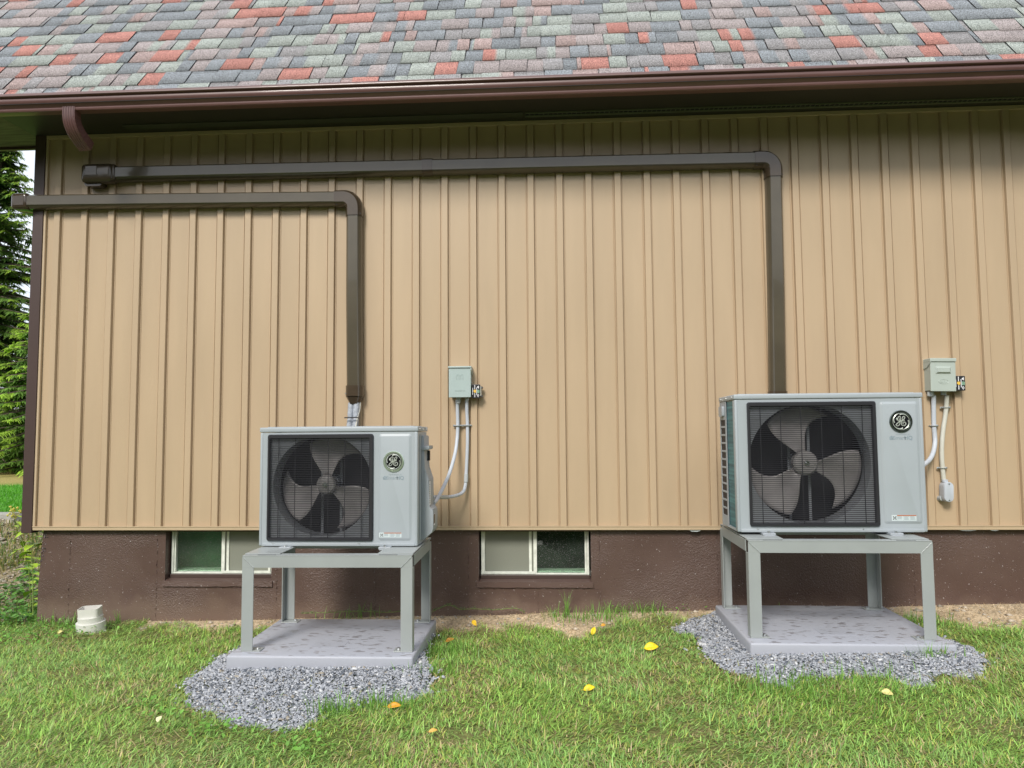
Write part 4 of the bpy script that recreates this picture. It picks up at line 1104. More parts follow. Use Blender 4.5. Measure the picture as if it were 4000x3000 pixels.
# surge protectors
def surge(x0, x1, z0, z1, lab, tabs):
    t_ = thing('surge_protector', lab, 'surge protector', (x0, -.03, z0), 'black surge protectors beside the boxes')
    w_, h_ = x1-x0, z1-z0; yf = -.050
    bm = NB(); box(bm, 0, w_, yf, .0, 0, h_, .003); obj('housing', bm, M_BLACK, t_)
    bm = NB(); y_ = yf-.0006
    def bar(a, b_, c_, d_): box(bm, a*w_, b_*w_, y_, yf-.0001, c_*h_, d_*h_)
    bar(.08, .15, .25, .40); bar(.085, .155, .41, .75); bar(.34, .41, .08, .36); bar(.34, .41, .64, .95); bar(.58, .64, .22, .78)
    bar(.82, .88, .70, .90); bar(.70, .80, .74, .86); bar(.68, .88, .14, .24); bar(.74, .82, .08, .30)
    obj('white_markings', bm, M_WHITE, t_)
    bm = NB(); prism(bm, [(.22*w_, .50*h_), (.36*w_, .38*h_), (.52*w_, .42*h_), (.54*w_, .58*h_), (.40*w_, .62*h_), (.26*w_, .60*h_)], 'y', y_, yf-.0001); obj('yellow_mark', bm, M_YEL, t_)
    bm = NB(); plate_hole(bm, rrect(.68*w_, .92*w_, .38*h_, .60*h_, .002, 2), rrect(.74*w_, .86*w_, .41*h_, .57*h_, .001, 2), y_, yf-.0001)
    bar(.77, .83, .46, .52); obj('green_window', bm, mat('green_led_frame', (.35, .6, .42), .4), t_)
    if tabs:
        bm = NB(); box(bm, w_+.0002, w_+.007, -.035, .0, h_*.18, h_*.88); obj('side_strip', bm, M_CONDCREAM, t_)
        for zz in (h_*.15, h_*.78):
            bm = NB(); box(bm, w_+.0072, w_+.018, -.030, -.0, zz-.007, zz+.007, .001, 1); tb = obj('mounting_tab', bm, M_BLACK, t_)
            bm = NB(); cyl(bm, (w_+.0125, -.0315, zz), .003, .002, 'y', 10); obj('tab_screw', bm, M_STEEL, tb)
surge(-.592, -.533, 1.548, 1.648, 'black surge protector with white markings beside the blue grey box', True)
surge(2.783, 2.856, 1.565, 1.668, 'black surge protector with white markings beside the pale green box', False)
# conduits
def conduit(name, lab, pts, r, m, strp=(), ribs=False, fit=None):
    base = Vector(pts[-1]); t_ = thing(name, lab, 'conduit', base)
    pth = catmull([Vector(p)-base for p in pts], 10); n_ = len(pth)
    if ribs:
        pp = []; L_ = sum((b_-a).length for a, b_ in zip(pth, pth[1:])); 
        for a, b_ in zip(pth, pth[1:]):
            k_ = max(1, int((b_-a).length/.0032))
            pp += [a.lerp(b_, i/k_) for i in range(k_)]
        pp.append(pth[-1]); rs = [r*(1+.035*(i % 2)) for i in range(len(pp))]
        bm = NB(); tube(bm, pp, rs, 14)
    else:
        bm = NB(); tube(bm, pth, r, 14)
    obj('tube', bm, m, t_, True)
    straps(t_, [Vector(s) for s in strp], base=base)
    return t_, base
yw = -.030
c_, base = conduit('flexible_conduit', 'grey flexible conduit curving left from the blue grey box to the smaller unit', [P(1786, 1562, -.052), P(1787, 1600, -.036), P(1788, 1663, yw), P(1786, 1710, yw-.01), P(1778, 1770, -.09), P(1757, 1845, -.20), P(1731, 1905, -.34), P(1707, 1950, -.50), P(1694, 1966, -.60)], .0125, M_CONDUIT, [P(1788, 1663, yw)], True)
c_, base = conduit('conduit', 'printed grey conduit looping under the flexible conduit beside the smaller unit', [P(1823, 1560, -.052), P(1824, 1610, -.034), P(1826, 1662, yw), P(1826, 1730, yw), P(1823, 1810, yw), P(1820, 1870, -.035), P(1818, 1895, -.045), P(1810, 1920, -.07), P(1788, 1934, -.13), P(1748, 1942, -.24), P(1700, 1942, -.42), P(1690, 1942, -.60)], .0122, M_CONDUIT, [P(1826, 1662, yw)])
bm = NB()
tube(bm, [P(1821, 1852, -.034)-base, P(1820, 1884, -.042)-base], .0155, 16); obj('coupling', bm, M_CONDG, c_, True)
bm = NB(); tube(bm, [P(1747, 1942, -.243)-base, P(1700, 1942, -.42)-base], .0145, 14); obj('coupling', bm, M_CONDG, c_, True)
bm = NB()   # faint printing along the bend
for k in range(22):
    t_ = k/21
    if k % 5 == 3: continue
    p = P(1818-8*t_-62*t_**2, 1892+46*t_**.6, -.05-.15*t_**1.5)-base
    box(bm, p.x-.0012, p.x+.0012, p.y-.0138, p.y-.0125, p.z-.002, p.z+.002)
obj('printing', bm, M_TXT, c_)
conduit('flexible_conduit', 'lilac grey flexible conduit from the pale green box behind the larger unit', [P(3647, 1545, -.052), P(3647, 1585, -.036), P(3648, 1663, yw), P(3651, 1700, yw), P(3652, 1730, -.04), P(3645, 1768, -.07), P(3630, 1797, -.13), P(3605, 1818, -.24), P(3590, 1830, -.36), P(3575, 1842, -.50)], .0150, M_CONDUIT, [P(3648, 1663, yw)], True)
c2, base = conduit('conduit', 'cream conduit bending down to the small oval conduit body', [P(3698, 1545, -.052), P(3697, 1580, -.036), P(3693, 1620, yw), P(3684, 1680, yw), P(3679, 1740, yw), P(3679, 1790, yw), P(3683, 1840, yw), P(3687, 1880, yw)], .0150, M_CONDCREAM, [P(3696, 1592, yw), P(3683, 1828, yw)])
LBP = P(3693, 1918, -.03)
lb = thing('junction_fitting', 'small oval grey junction fitting at the end of the cream conduit', 'junction fitting', LBP, rot=(0, rad(2), 0))
bm = NB(); prism(bm, rrect(-.032, .032, -.072, .065, .030, 6), 'y', -.045, .02, .003); tube(bm, [Vector((-.006, -.008, .062)), Vector((-.006, -.008, .080))], .019, 16); obj('body', bm, M_CONDUIT, lb, True)
bm = NB(); prism(bm, rrect(-.030, .030, -.070, .063, .028, 6), 'y', -.050, -.0455, .001); cp = obj('cover_plate', bm, M_CONDUIT, lb, True)
bm = NB()
for zz in (.052, -.060): cyl(bm, (0, -.0525, zz), .005, .003, 'y', 10)
obj('screw', bm, M_STEEL, cp)
bm = NB(); tube(bm, [Vector((-.02, .0, -.05)), Vector((-.025, .032, -.055))], .02, 14); obj('rear_hub', bm, M_CONDG, lb)

# ------------------------------------------------------------------ white drain adapter
pz = float(ground_z(-3.27, -.24))
pv = thing('drain_adapter', 'white plastic downspout drain adapter standing in the grass by the foundation', 'drain fitting', (-3.275, -.235, pz-.01), rot=(rad(6), rad(-2.5), rad(8)))
bm = NB()
def ringwall(o1, o2, z0, z1, m_=None):
    L1 = [[bm.verts.new((p[0], p[1], z)) for p in o] for o, z in ((o1, z0), (o1, z1), (o2, z1), (o2, z0))]
    for a, b_ in zip(L1, L1[1:]+L1[:1]):
        for i in range(len(a)): bm.faces.new((a[i], a[(i+1) % len(a)], b_[(i+1) % len(a)], b_[i]))
def el(a, b_, n_=28): return [(a*math.cos(2*math.pi*i/n_), b_*math.sin(2*math.pi*i/n_)) for i in range(n_)]
def rr2(a, b_, r_): return rrect(-a, a, -b_, b_, r_, 6)
ringwall(rr2(.070, .048, .020), rr2(.066, .044, .016), .115, .182)
ringwall(el(.082, .072), el(.060, .046), .082, .122)
ringwall(el(.096, .086), el(.070, .062), .016, .083)
ringwall(el(.060, .060), el(.052, .052), -.06, .03)
obj('fitting_shell', bm, M_PVCW, pv, True)
bm = NB(); box(bm, -.066, .066, -.04, .04, .128, .130); obj('inner_floor', bm, mat('dirty_pvc', (.40, .33, .30), .6, var=.4, vscale=30), pv)
bm = NB(); cyl(bm, (.098, -.02, .008), .012, .012, 'z', 12); obj('pipe_stub', bm, M_PVCW, pv)

# ------------------------------------------------------------------ gravel
def in_poly(px, py, poly):
    inside = np.zeros(len(px), bool); n = len(poly)
    for i in range(n):
        x1, y1 = poly[i]; x2, y2 = poly[(i+1) % n]
        c_ = ((y1 > py) != (y2 > py)) & (px < (x2-x1)*(py-y1)/(y2-y1+1e-12)+x1)
        inside ^= c_
    return inside
def gpoly(uv): return [tuple(G(*q)[:2]) for q in uv]
GL = gpoly([(915, 2560), (855, 2581), (784, 2646), (727, 2679), (733, 2766), (833, 2793), (860, 2825), (980, 2848), (1034, 2850), (1164, 2856), (1213, 2831), (1250, 2795), (1332, 2790), (1370, 2748), (1571, 2752), (1692, 2722), (1692, 2646), (1655, 2600), (1640, 2560)]) + [(-.79, -.6), (-1.80, -.6)]
GR = gpoly([(2830, 2414), (2741, 2430), (2680, 2445), (2618, 2455), (2640, 2475), (2723, 2494), (2753, 2564), (2823, 2623), (3011, 2685), (3088, 2690), (3115, 2648), (3276, 2658), (3481, 2655), (3552, 2690), (3623, 2688), (3640, 2650), (3700, 2640), (3752, 2662), (3834, 2656), (3852, 2605), (3775, 2550), (3705, 2528)]) + [(2.13, -.5), (1.07, -.5)]
PADS = [(-1.825, -.785, -1.310, -.475), (1.055, 2.145, -1.205, -.285)]
def mound(x, y, pd):
    dx = np.maximum(np.maximum(pd[0]-x, x-pd[1]), 0); dy = np.maximum(np.maximum(pd[2]-y, y-pd[3]), 0)
    return .040*np.exp(-(np.hypot(dx, dy)/.22)**2)
M_STONE = attr_mat('crushed_slate', .55, grain=.25, gscale=300, spec=.5)
def gravel(poly, pd, n, lab):
    P_ = np.array(poly); lo, hi = P_.min(0), P_.max(0)
    area = (hi-lo).prod(); N = int(n*area)
    x = RNG.uniform(lo[0]-.06, hi[0]+.06, N); y = RNG.uniform(lo[1]-.06, hi[1]+.06, N)
    jx = x+wob(x, y, 14, 1)*.03; jy = y+wob(x, y, 14, 5)*.03
    keep = in_poly(jx, jy, poly)
    st = in_poly(x+RNG.normal(0, .05, N), y+RNG.normal(0, .04, N), poly) & (RNG.random(N) < .10)     # scattered strays
    ins = (x > pd[0]+.03) & (x < pd[1]-.03) & (y > pd[2]+.03)
    keep = (keep | st) & ~ins
    x, y = x[keep], y[keep]; N = len(x)
    s = RNG.lognormal(math.log(.0050), .42, N).clip(.0022, .014)
    z = ground_z(x, y)+mound(x, y, pd)+RNG.uniform(-.004, .010, N)
    base = np.array([[1, 0, 0], [.45, .8, 0], [-.5, .75, 0], [-1, -.1, 0], [-.35, -.85, 0], [.6, -.7, 0]])
    V = np.zeros((N, 12, 3))
    V[:, :6] = base; V[:, 6:] = base*.82; V[:, 6:, 2] = 1
    V[:, :6, 2] = -0.3
    V[:, :, :2] *= RNG.uniform(.7, 1.3, (N, 1, 2))*np.array([1.15, .75])
    V += RNG.normal(0, .14, V.shape)
    V[:, :, 2] *= RNG.uniform(.22, .6, (N, 1))
    V *= s[:, None, None]
    # random rotation: spin + tilt
    a = RNG.uniform(0, 2*np.pi, N); tl = RNG.normal(0, .30, (N, 2))
    ca, sa = np.cos(a), np.sin(a)
    X_ = V[:, :, 0]*ca[:, None]-V[:, :, 1]*sa[:, None]; Y_ = V[:, :, 0]*sa[:, None]+V[:, :, 1]*ca[:, None]; Z_ = V[:, :, 2]
    c1, s1 = np.cos(tl[:, 0])[:, None], np.sin(tl[:, 0])[:, None]; Y2 = Y_*c1-Z_*s1; Z2 = Y_*s1+Z_*c1
    c2, s2 = np.cos(tl[:, 1])[:, None], np.sin(tl[:, 1])[:, None]; X2 = X_*c2+Z2*s2; Z3 = -X_*s2+Z2*c2
    V = np.stack([X2+x[:, None], Y2+y[:, None], Z3+z[:, None]], -1).reshape(-1, 3)
    f = []
    for k in range(6): f.append((k, (k+1) % 6, 6+(k+1) % 6, 6+k))
    f += [(6, 7, 8, 9), (6, 9, 10, 11)]
    F = (np.array(f)[None]+12*np.arange(N)[:, None, None]).reshape(-1, 4)
    t_ = RNG.random(N)[:, None]; c = np.array([.265, .285, .32])*(1-t_)+np.array([.42, .435, .47])*t_
    lt = RNG.random(N) < .07; c[lt] = [.58, .59, .60]; dkk = RNG.random(N) < .12; c[dkk] = [.09, .105, .13]
    wm = RNG.random(N) < .05; c[wm] = [.30, .27, .22]
    o = np_mesh('gravel', V, F, M_STONE, None, np.repeat(c, 12, 0)); tag(o, lab, 'gravel', kind='stuff')
    # bed under the stones
    gx, gy = np.meshgrid(np.arange(lo[0]-.02, hi[0]+.02, .025), np.arange(lo[1]-.02, hi[1]+.02, .025))
    return o
gravel(GL, PADS[0], 30000, 'blue grey crushed stone spread under and before the left pad')
gravel(GR, PADS[1], 30000, 'blue grey crushed stone spread under and around the right pad')

# ------------------------------------------------------------------ grass
def blades(name, x, y, L, lean, ang, wd, col, m, zoff=0.0, zfn=ground_z, curl=None, e0=.6):
    N = len(x); z = zfn(x, y)-.003+zoff
    dx, dy = np.cos(ang), np.sin(ang); px, py = -dy, dx
    curl = np.minimum(lean*.5, 1.62-lean*.6) if curl is None else curl
    # three levels: base, mid, tip
    h1 = L*.5; e1 = lean*e0; e2 = np.minimum(lean+curl, 1.75)
    mx_ = x+dx*np.sin(e1)*h1; my_ = y+dy*np.sin(e1)*h1; mz = z+np.cos(e1)*h1
    tx_ = mx_+dx*np.sin(e2)*h1; ty_ = my_+dy*np.sin(e2)*h1; tz = np.maximum(mz+np.cos(e2)*h1, z+.002)
    w0, w1 = wd*.5, wd*.45
    V = np.stack([np.stack([x-px*w0, y-py*w0, z], -1), np.stack([x+px*w0, y+py*w0, z], -1),
                  np.stack([mx_+px*w1, my_+py*w1, mz], -1), np.stack([mx_-px*w1, my_-py*w1, mz], -1),
                  np.stack([tx_+px*w1*.15, ty_+py*w1*.15, tz], -1), np.stack([tx_-px*w1*.15, ty_-py*w1*.15, tz], -1)], 1).reshape(-1, 3)
    f = np.array([(0, 1, 2, 3), (3, 2, 4, 5)])
    F = (f[None]+6*np.arange(N)[:, None, None]).reshape(-1, 4)
    return np_mesh(name, V, F, m, None, np.repeat(col, 6, 0))
M_BLADE = attr_mat('grass_blade', .42, transl=.3, spec=.5)
def not_blocked(x, y):
    k = np.ones(len(x), bool)
    for pd in PADS: k &= ~((x > pd[0]-.005) & (x < pd[1]+.005) & (y > pd[2]-.005) & (y < pd[3]+.005))
    return k
N = 450000; NA = 360000
y = -RNG.random(N)**1.0*3.1+.02; hw = (y+5.4)*.80+.35
x = RNG.uniform(-1, 1, N)*4.7; x[NA:] *= 1.45
out = np.arange(N) >= NA
keep = ((np.abs(x+.1) < hw) ^ out) & not_blocked(x, y) & (y < .015)
jx, jy = x+wob(x, y, 14, 1)*.03, y+wob(x, y, 14, 5)*.03
gl = in_poly(jx, jy, GL) | in_poly(jx, jy, GR)
keep &= ~gl | (RNG.random(N) < .012)
d_ = dirt_f(x, y); keep &= RNG.random(N) > d_*1.02-.015
thin = (wob(x, y, 2.6, 11)+.6*wob(x, y, 8, 4) > .42) & (RNG.random(N) < .6); keep &= ~thin
x, y = x[keep], y[keep]; N = len(x)
clump = (wob(x, y, 5.5, 9)+wob(x, y, 12, 3)*.6)
L = RNG.uniform(.018, .052, N)*(1+.38*clump)
L[RNG.random(N) < .02] *= 1.5
lean = np.abs(RNG.normal(1.32, .36, N)).clip(.15, 1.62)-.18*np.clip(clump, -1, 1)
flow = 2.4*wob(x, y, 1.3, 21)+1.1
ang = np.where(RNG.random(N) < .55, flow+RNG.normal(0, .8, N), RNG.uniform(0, 2*np.pi, N))
t_ = RNG.random(N)[:, None]; pt = (wob(x, y, 1.6, 31)*.9+.5).clip(0, 1)[:, None]
gA = np.array([.17, .38, .06]); gB = np.array([.42, .66, .17]); gC = np.array([.28, .50, .20])
c = (gA*(1-t_)+gB*t_)*(1-.45*pt)+gC*.45*pt+.0
yel = (wob(x, y, 2.2, 17)*1.3+wob(x, y, 6.5, 7)*.9+.05).clip(0, 1)
dry = RNG.random(N) < .09+.42*yel; c[dry] = np.array([.55, .46, .27])*RNG.uniform(.6, 1.15, (dry.sum(), 1))
yg = (RNG.random(N) < .18); c[yg] = np.array([.42, .48, .12])*RNG.uniform(.8, 1.1, (yg.sum(), 1))
c *= RNG.uniform(.45, 1.45, (N, 1))*np.array([1.03, 1.0, .90])
gr_ = blades('lawn_grass', x, y, L, lean, ang, RNG.uniform(.0022, .0050, N), c, M_BLADE, e0=.88, curl=RNG.uniform(-.1, .35, N), zoff=RNG.uniform(0, .016, N))
tag(gr_, 'short mown green grass with dry straw patches', 'grass', kind='stuff')
# longer tufts: things one can pick out are few, the fringe is grass
fx, fy = [], []
for (u, v, n_, r_) in ((2540, 2395, 40, .05), (1380, 2415, 60, .10), (1440, 2405, 40, .05), (3640, 2590, 140, .06), (1500, 2770, 160, .09), (1290, 2790, 90, .05), (2450, 2400, 100, .10), (2320, 2420, 130, .13), (2200, 2410, 60, .05), (3400, 2660, 120, .22), (3150, 2680, 100, .15), (2980, 2700, 90, .1), (3050, 2420, 60, .05), (3560, 2440, 160, .12), (3300, 2750, 120, .2), (150, 2420, 130, .12), (400, 2430, 90, .10), (260, 2445, 90, .1), (1740, 2560, 130, .10), (1690, 2640, 90, .07), (60, 2440, 160, .16)):
    p = G(u, v); fx.append(RNG.normal(p.x, r_, n_)); fy.append(RNG.normal(p.y, r_*.5, n_))
x = np.concatenate(fx); y = np.concatenate(fy); k = not_blocked(x, y) & (y < .01); x, y = x[k], y[k]; N = len(x)
c = np.array([.20, .40, .07])*RNG.uniform(.6, 1.35, (N, 1))
o = blades('long_grass', x, y, RNG.uniform(.05, .12, N), np.abs(RNG.normal(.5, .35, N)), RNG.uniform(0, 2*np.pi, N), RNG.uniform(.003, .0055, N), c, M_BLADE)
tag(o, 'longer green grass fringing the gravel and foundation', 'grass', kind='stuff')
# dead straw and pebbles on the dirt strip
N = 15000
x = RNG.uniform(-3.4, 4.3, N); y = -RNG.random(N)*.95+.015
k = (RNG.random(N) < dirt_f(x, y)*.9+.02) & not_blocked(x, y) & ~in_poly(x, y, GL) & ~in_poly(x, y, GR); x, y = x[k], y[k]; N = len(x)
c = np.array([.55, .42, .25])*RNG.uniform(.6, 1.25, (N, 1))
o = blades('straw', x, y, RNG.uniform(.015, .045, N), RNG.uniform(1.3, 1.5, N), RNG.uniform(0, 6.28, N), RNG.uniform(.0018, .003, N), c, M_BLADE, zoff=.004, curl=np.zeros(N))
tag(o, 'pale dead grass clippings lying along the foundation', 'straw', kind='stuff')
def chips(name, x, y, z, s, c, m, flat=.55):
    N = len(x); base = np.array([[1, 0, 0], [0, 1, 0], [-1, 0, 0], [0, -1, 0], [0, 0, 1], [0, 0, -1]], float)
    V = np.repeat(base[None], N, 0)+RNG.normal(0, .2, (N, 6, 3)); V[:, :, 2] *= flat
    V[:, :, :2] *= RNG.uniform(.7, 1.3, (N, 1, 2)); V *= s[:, None, None]
    a = RNG.uniform(0, 6.28, N); ca, sa = np.cos(a)[:, None], np.sin(a)[:, None]
    V = np.stack([V[:, :, 0]*ca-V[:, :, 1]*sa+x[:, None], V[:, :, 0]*sa+V[:, :, 1]*ca+y[:, None], V[:, :, 2]+z[:, None]], -1).reshape(-1, 3)
    f = np.array([(0, 1, 4), (1, 2, 4), (2, 3, 4), (3, 0, 4), (1, 0, 5), (2, 1, 5), (3, 2, 5), (0, 3, 5)])
    return np_mesh(name, V, (f[None]+6*np.arange(N)[:, None, None]).reshape(-1, 3), m, None, np.repeat(c, 6, 0))
N = 7000
x = RNG.uniform(-3.4, 4.3, N); y = -RNG.random(N)*.95+.015
k = (RNG.random(N) < dirt_f(x, y)*.8) & not_blocked(x, y); x, y = x[k], y[k]; N = len(x)
c = np.array([.48, .38, .26])*RNG.uniform(.6, 1.3, (N, 1)); k = RNG.random(N) < .25; c[k] = np.array([.42, .40, .37])*RNG.uniform(.7, 1.2, (k.sum(), 1))
o = chips('pebbles', x, y, ground_z(x, y)+.001, RNG.lognormal(math.log(.005), .5, N).clip(.002, .02), c, M_STONE)
tag(o, 'small tan pebbles scattered on the bare dirt strip', 'pebbles', kind='stuff')
N = 260
x = RNG.uniform(-3.0, 4.3, N); y = -RNG.random(N)*.8-.02
k = (RNG.random(N) < dirt_f(x, y)) & not_blocked(x, y); x, y = x[k], y[k]; N = len(x)
o = chips('stones', x, y, ground_z(x, y)+.004, RNG.uniform(.009, .026, N), np.array([.46, .40, .32])*RNG.uniform(.6, 1.2, (N, 1)), M_STONE); tag(o, 'larger tan stones lying on the bare dirt strip', 'stones', kind='stuff')
# clover / broad-leaf weeds near the left corner and in spots
def leaf_cloud(name, x, y, zlo, zhi, s, c, m, zfn=ground_z):
    N = len(x); z = zfn(x, y)+RNG.uniform(zlo, zhi, N)
    a = RNG.uniform(0, 6.28, N); tl = RNG.uniform(-.6, .6, (N, 2))
    b_ = np.array([[-1, 0, 0], [-.4, .62, .1], [.5, .5, .1], [1, 0, -.05], [.5, -.5, .1], [-.4, -.62, .1]], float)
    V = np.repeat(b_[None], N, 0)*s[:, None, None]
    V[:, :, 2] += V[:, :, 0]*tl[:, :1]+V[:, :, 1]*tl[:, 1:]
    ca, sa = np.cos(a)[:, None], np.sin(a)[:, None]
    V = np.stack([V[:, :, 0]*ca-V[:, :, 1]*sa+x[:, None], V[:, :, 0]*sa+V[:, :, 1]*ca+y[:, None], V[:, :, 2]+z[:, None]], -1).reshape(-1, 3)
    f = np.array([(0, 1, 2, 3), (0, 3, 4, 5)])
    return np_mesh(name, V, (f[None]+6*np.arange(N)[:, None, None]).reshape(-1, 4), m, None, np.repeat(c, 6, 0))
cx_, cy_ = [], []
for (u, v, n_, r_) in ((60, 2430, 500, .22), (150, 2400, 300, .15), (250, 2430, 220, .12), (120, 2500, 350, .22), (330, 2470, 80, .1), (640, 2810, 40, .06), (560, 2770, 30, .05), (830, 2870, 50, .07), (1180, 2950, 60, .08), (1000, 2900, 20, .06), (2650, 2390, 40, .06), (2390, 2395, 40, .05)):
    p = G(u, v); cx_.append(RNG.normal(p.x, r_, n_)); cy_.append(RNG.normal(p.y, r_*.55, n_))
x = np.concatenate(cx_); y = np.concatenate(cy_); k = ~((y > -.0) & (x > -3.87)); x, y = x[k], y[k]; N = len(x)
c = np.array([.19, .42, .07])*RNG.uniform(.6, 1.4, (N, 1))
o = leaf_cloud('clover', x, y, .015, .06, RNG.uniform(.006, .014, N), c, M_BLADE); tag(o, 'bright green clover and broad leaved ground cover', 'clover', kind='stuff')
# bank behind the corner: rubble, dry weeds
N = 5000; x = RNG.uniform(-6.6, -3.9, N); y = RNG.uniform(-.05, 2.05, N); c = np.array([.38, .34, .27])*RNG.uniform(.5, 1.3, (N, 1))
o = chips('rubble', x, y, ground_z(x, y)+.003, RNG.lognormal(math.log(.014), .5, N).clip(.005, .06), c, M_STONE, .5); tag(o, 'pale stony rubble on the bank behind the house corner', 'rubble', kind='stuff')
N = 9000; x = RNG.uniform(-6.8, -3.9, N); y = np.where(RNG.random(N) < .7, RNG.uniform(.9, 1.8, N), RNG.uniform(-.1, 1.2, N)); k = RNG.random(N) < (.35+.9*(wob(x, y, 3, 2) > -.05)); x, y = x[k], y[k]; N = len(x)
c = np.where(RNG.random((N, 1)) < .5, np.array([[.42, .38, .12]]), np.array([[.14, .25, .05]]))*RNG.uniform(.6, 1.3, (N, 1))
o = blades('bank_weeds', x, y, RNG.uniform(.05, .15, N), RNG.uniform(.3, 1.3, N), RNG.uniform(0, 6.28, N), RNG.uniform(.004, .009, N), c, M_BLADE); tag(o, 'dry yellow green weeds covering the bank behind the corner', 'weeds', kind='stuff')
N = 900; x = RNG.uniform(-4.6, -3.9, N); y = RNG.uniform(-.1, .9, N); c = np.array([.13, .30, .05])*RNG.uniform(.6, 1.3, (N, 1))
o = leaf_cloud('bank_leaves', x, y, .01, .10, RNG.uniform(.012, .03, N), c, M_BLADE); tag(o, 'green low leafy weeds at the foot of the bank', 'weeds', kind='stuff')
# far lawn texture on the terrace
N = 26000; x = RNG.uniform(-9.5, -4.6, N); y = 2.25+RNG.random(N)**1.3*4.5; c = np.array([.11, .38, .02])*RNG.uniform(.6, 1.3, (N, 1))
o = blades('terrace_grass', x, y, RNG.uniform(.03, .07, N), RNG.uniform(.2, .9, N), RNG.uniform(0, 6.28, N), RNG.uniform(.004, .008, N), c, M_BLADE); tag(o, 'vivid green lawn on the terrace beyond the block wall', 'grass', kind='stuff')
# concrete block edging
bw = thing('block_wall', 'low weathered concrete block wall holding the raised lawn', 'retaining wall', (-5.55, 2.10, .235), rot=(0, 0, rad(2)))
for k, xx in enumerate((-.9, -.46, -.02, .42)):
    bm = NB(); box(bm, xx, xx+.425, -.1, .1, -.18, .285-.006*k, .008)
    tag(obj('concrete_block', bm, M_CONCRETE if k != 2 else mat('dark_concrete', (.13, .13, .13), .85, var=.3, vscale=9, bump=.5, bscale=30), bw), 'dark concrete block' if k == 2 else None)

# ------------------------------------------------------------------ fallen leaves
def fallen_leaf(u, v, L_, W_, rz, col, tilt, lab, fold=.35):
    p = G(u, v); N_ = 9
    m_ = mat('leaf_%d_%d' % (u, v), col, .5, var=.18, vscale=60)
    L_ *= 1.15; t_ = bmesh.new(); rows = []
    for i in range(N_+1):
        t = i/N_; w_ = W_*math.sin(math.pi*t**.8)**.9*.5+.0004; x_ = (t-.5)*L_; zc_ = .12*L_*math.sin(t*3.1)
        rows.append([t_.verts.new((x_, s_*w_, zc_+abs(s_)*w_*fold)) for s_ in (-1, -.5, 0, .5, 1)])
    for a, b_ in zip(rows, rows[1:]):
        for k in range(4): t_.faces.new((a[k], a[k+1], b_[k+1], b_[k]))
    o = obj('fallen_leaf', t_, m_, None, True, (p.x, p.y, p.z+.030)); o.rotation_euler = (Matrix.Rotation(rad(tilt+22), 3, 'X') @ Matrix.Rotation(rad(rz), 3, 'Z')).to_euler()
    s2 = o.modifiers.new('solid', 'SOLIDIFY'); s2.thickness = .0006
    tag(o, lab, 'leaf', 'fallen leaves on the lawn')
    bm = NB(); tube(bm, [Vector((-L_*.5, 0, 0)), Vector((-L_*.72, .002, .004))], .0007, 5); obj('stalk', bm, m_, o)
    return o
Yl, Or, Pa = (.80, .58, .01), (.62, .30, .015), (.66, .58, .22)
fallen_leaf(2545, 2550, .075, .048, 8, Yl, 25, 'large bright yellow leaf on the grass, nearest the right gravel')
fallen_leaf(2318, 2484, .048, .030, 70, Yl, 35, 'small upright bright yellow leaf, left of a tiny orange one')
fallen_leaf(2357, 2461, .028, .020, 10, Or, 20, 'tiny orange yellow leaf right of the upright yellow leaf')
fallen_leaf(2302, 2714, .052, .030, 15, Yl, 25, 'oblong yellow leaf alone in the middle of the front lawn')
fallen_leaf(1853, 2452, .040, .030, -50, (.80, .50, .01), 35, 'golden leaf near the dirt strip right of the left pad')
fallen_leaf(1757, 2520, .050, .024, 20, (.45, .20, .015), 30, 'dull orange brown leaf beside the left pad')
fallen_leaf(1541, 2785, .062, .030, 6, Or, 15, 'curled orange leaf at the edge of the left gravel')
fallen_leaf(1692, 2884, .035, .018, 15, (.62, .38, .08), 10, 'faded orange leaf half hidden near the front of the lawn')
fallen_leaf(3467, 2733, .046, .030, -15, Pa, 20, 'pale yellow leaf in the grass before the right gravel')
fallen_leaf(235, 2487, .030, .024, 40, Pa, 20, 'small pale cream leaf left of the white drain adapter')
fallen_leaf(622, 2835, .028, .024, 80, (.70, .72, .42), 15, 'small whitish green leaf left of the left gravel')

# ------------------------------------------------------------------ plants
M_STEM = mat('weed_stem', (.20, .28, .06), .6)
M_WLEAF = mat('yellow_green_leaf', (.34, .50, .03), .5, var=.2, vscale=30)
M_BUD = mat('yellow_bud', (.55, .50, .10), .6)
def leafmesh(bm, p, d, L_, W_, up=Vector((0, 0, 1)), droop=.3, n=6):
    d = d.normalized(); s_ = d.cross(up); s_ = s_.normalized() if s_.length > 1e-3 else Vector((1, 0, 0)); u_ = s_.cross(d)
    rows = []
    for i in range(n+1):
        t = i/n; w_ = W_*.5*math.sin(math.pi*min(1, t*1.0+.03))**.8; c_ = p+d*(L_*t)-Vector((0, 0, 1))*(droop*L_*t*t)
        rows.append([bm.verts.new(c_+s_*w_+u_*w_*.25), bm.verts.new(c_), bm.verts.new(c_-s_*w_+u_*w_*.25)])
    for a, b_ in zip(rows, rows[1:]):
        for k in range(2): bm.faces.new((a[k], a[k+1], b_[k+1], b_[k]))
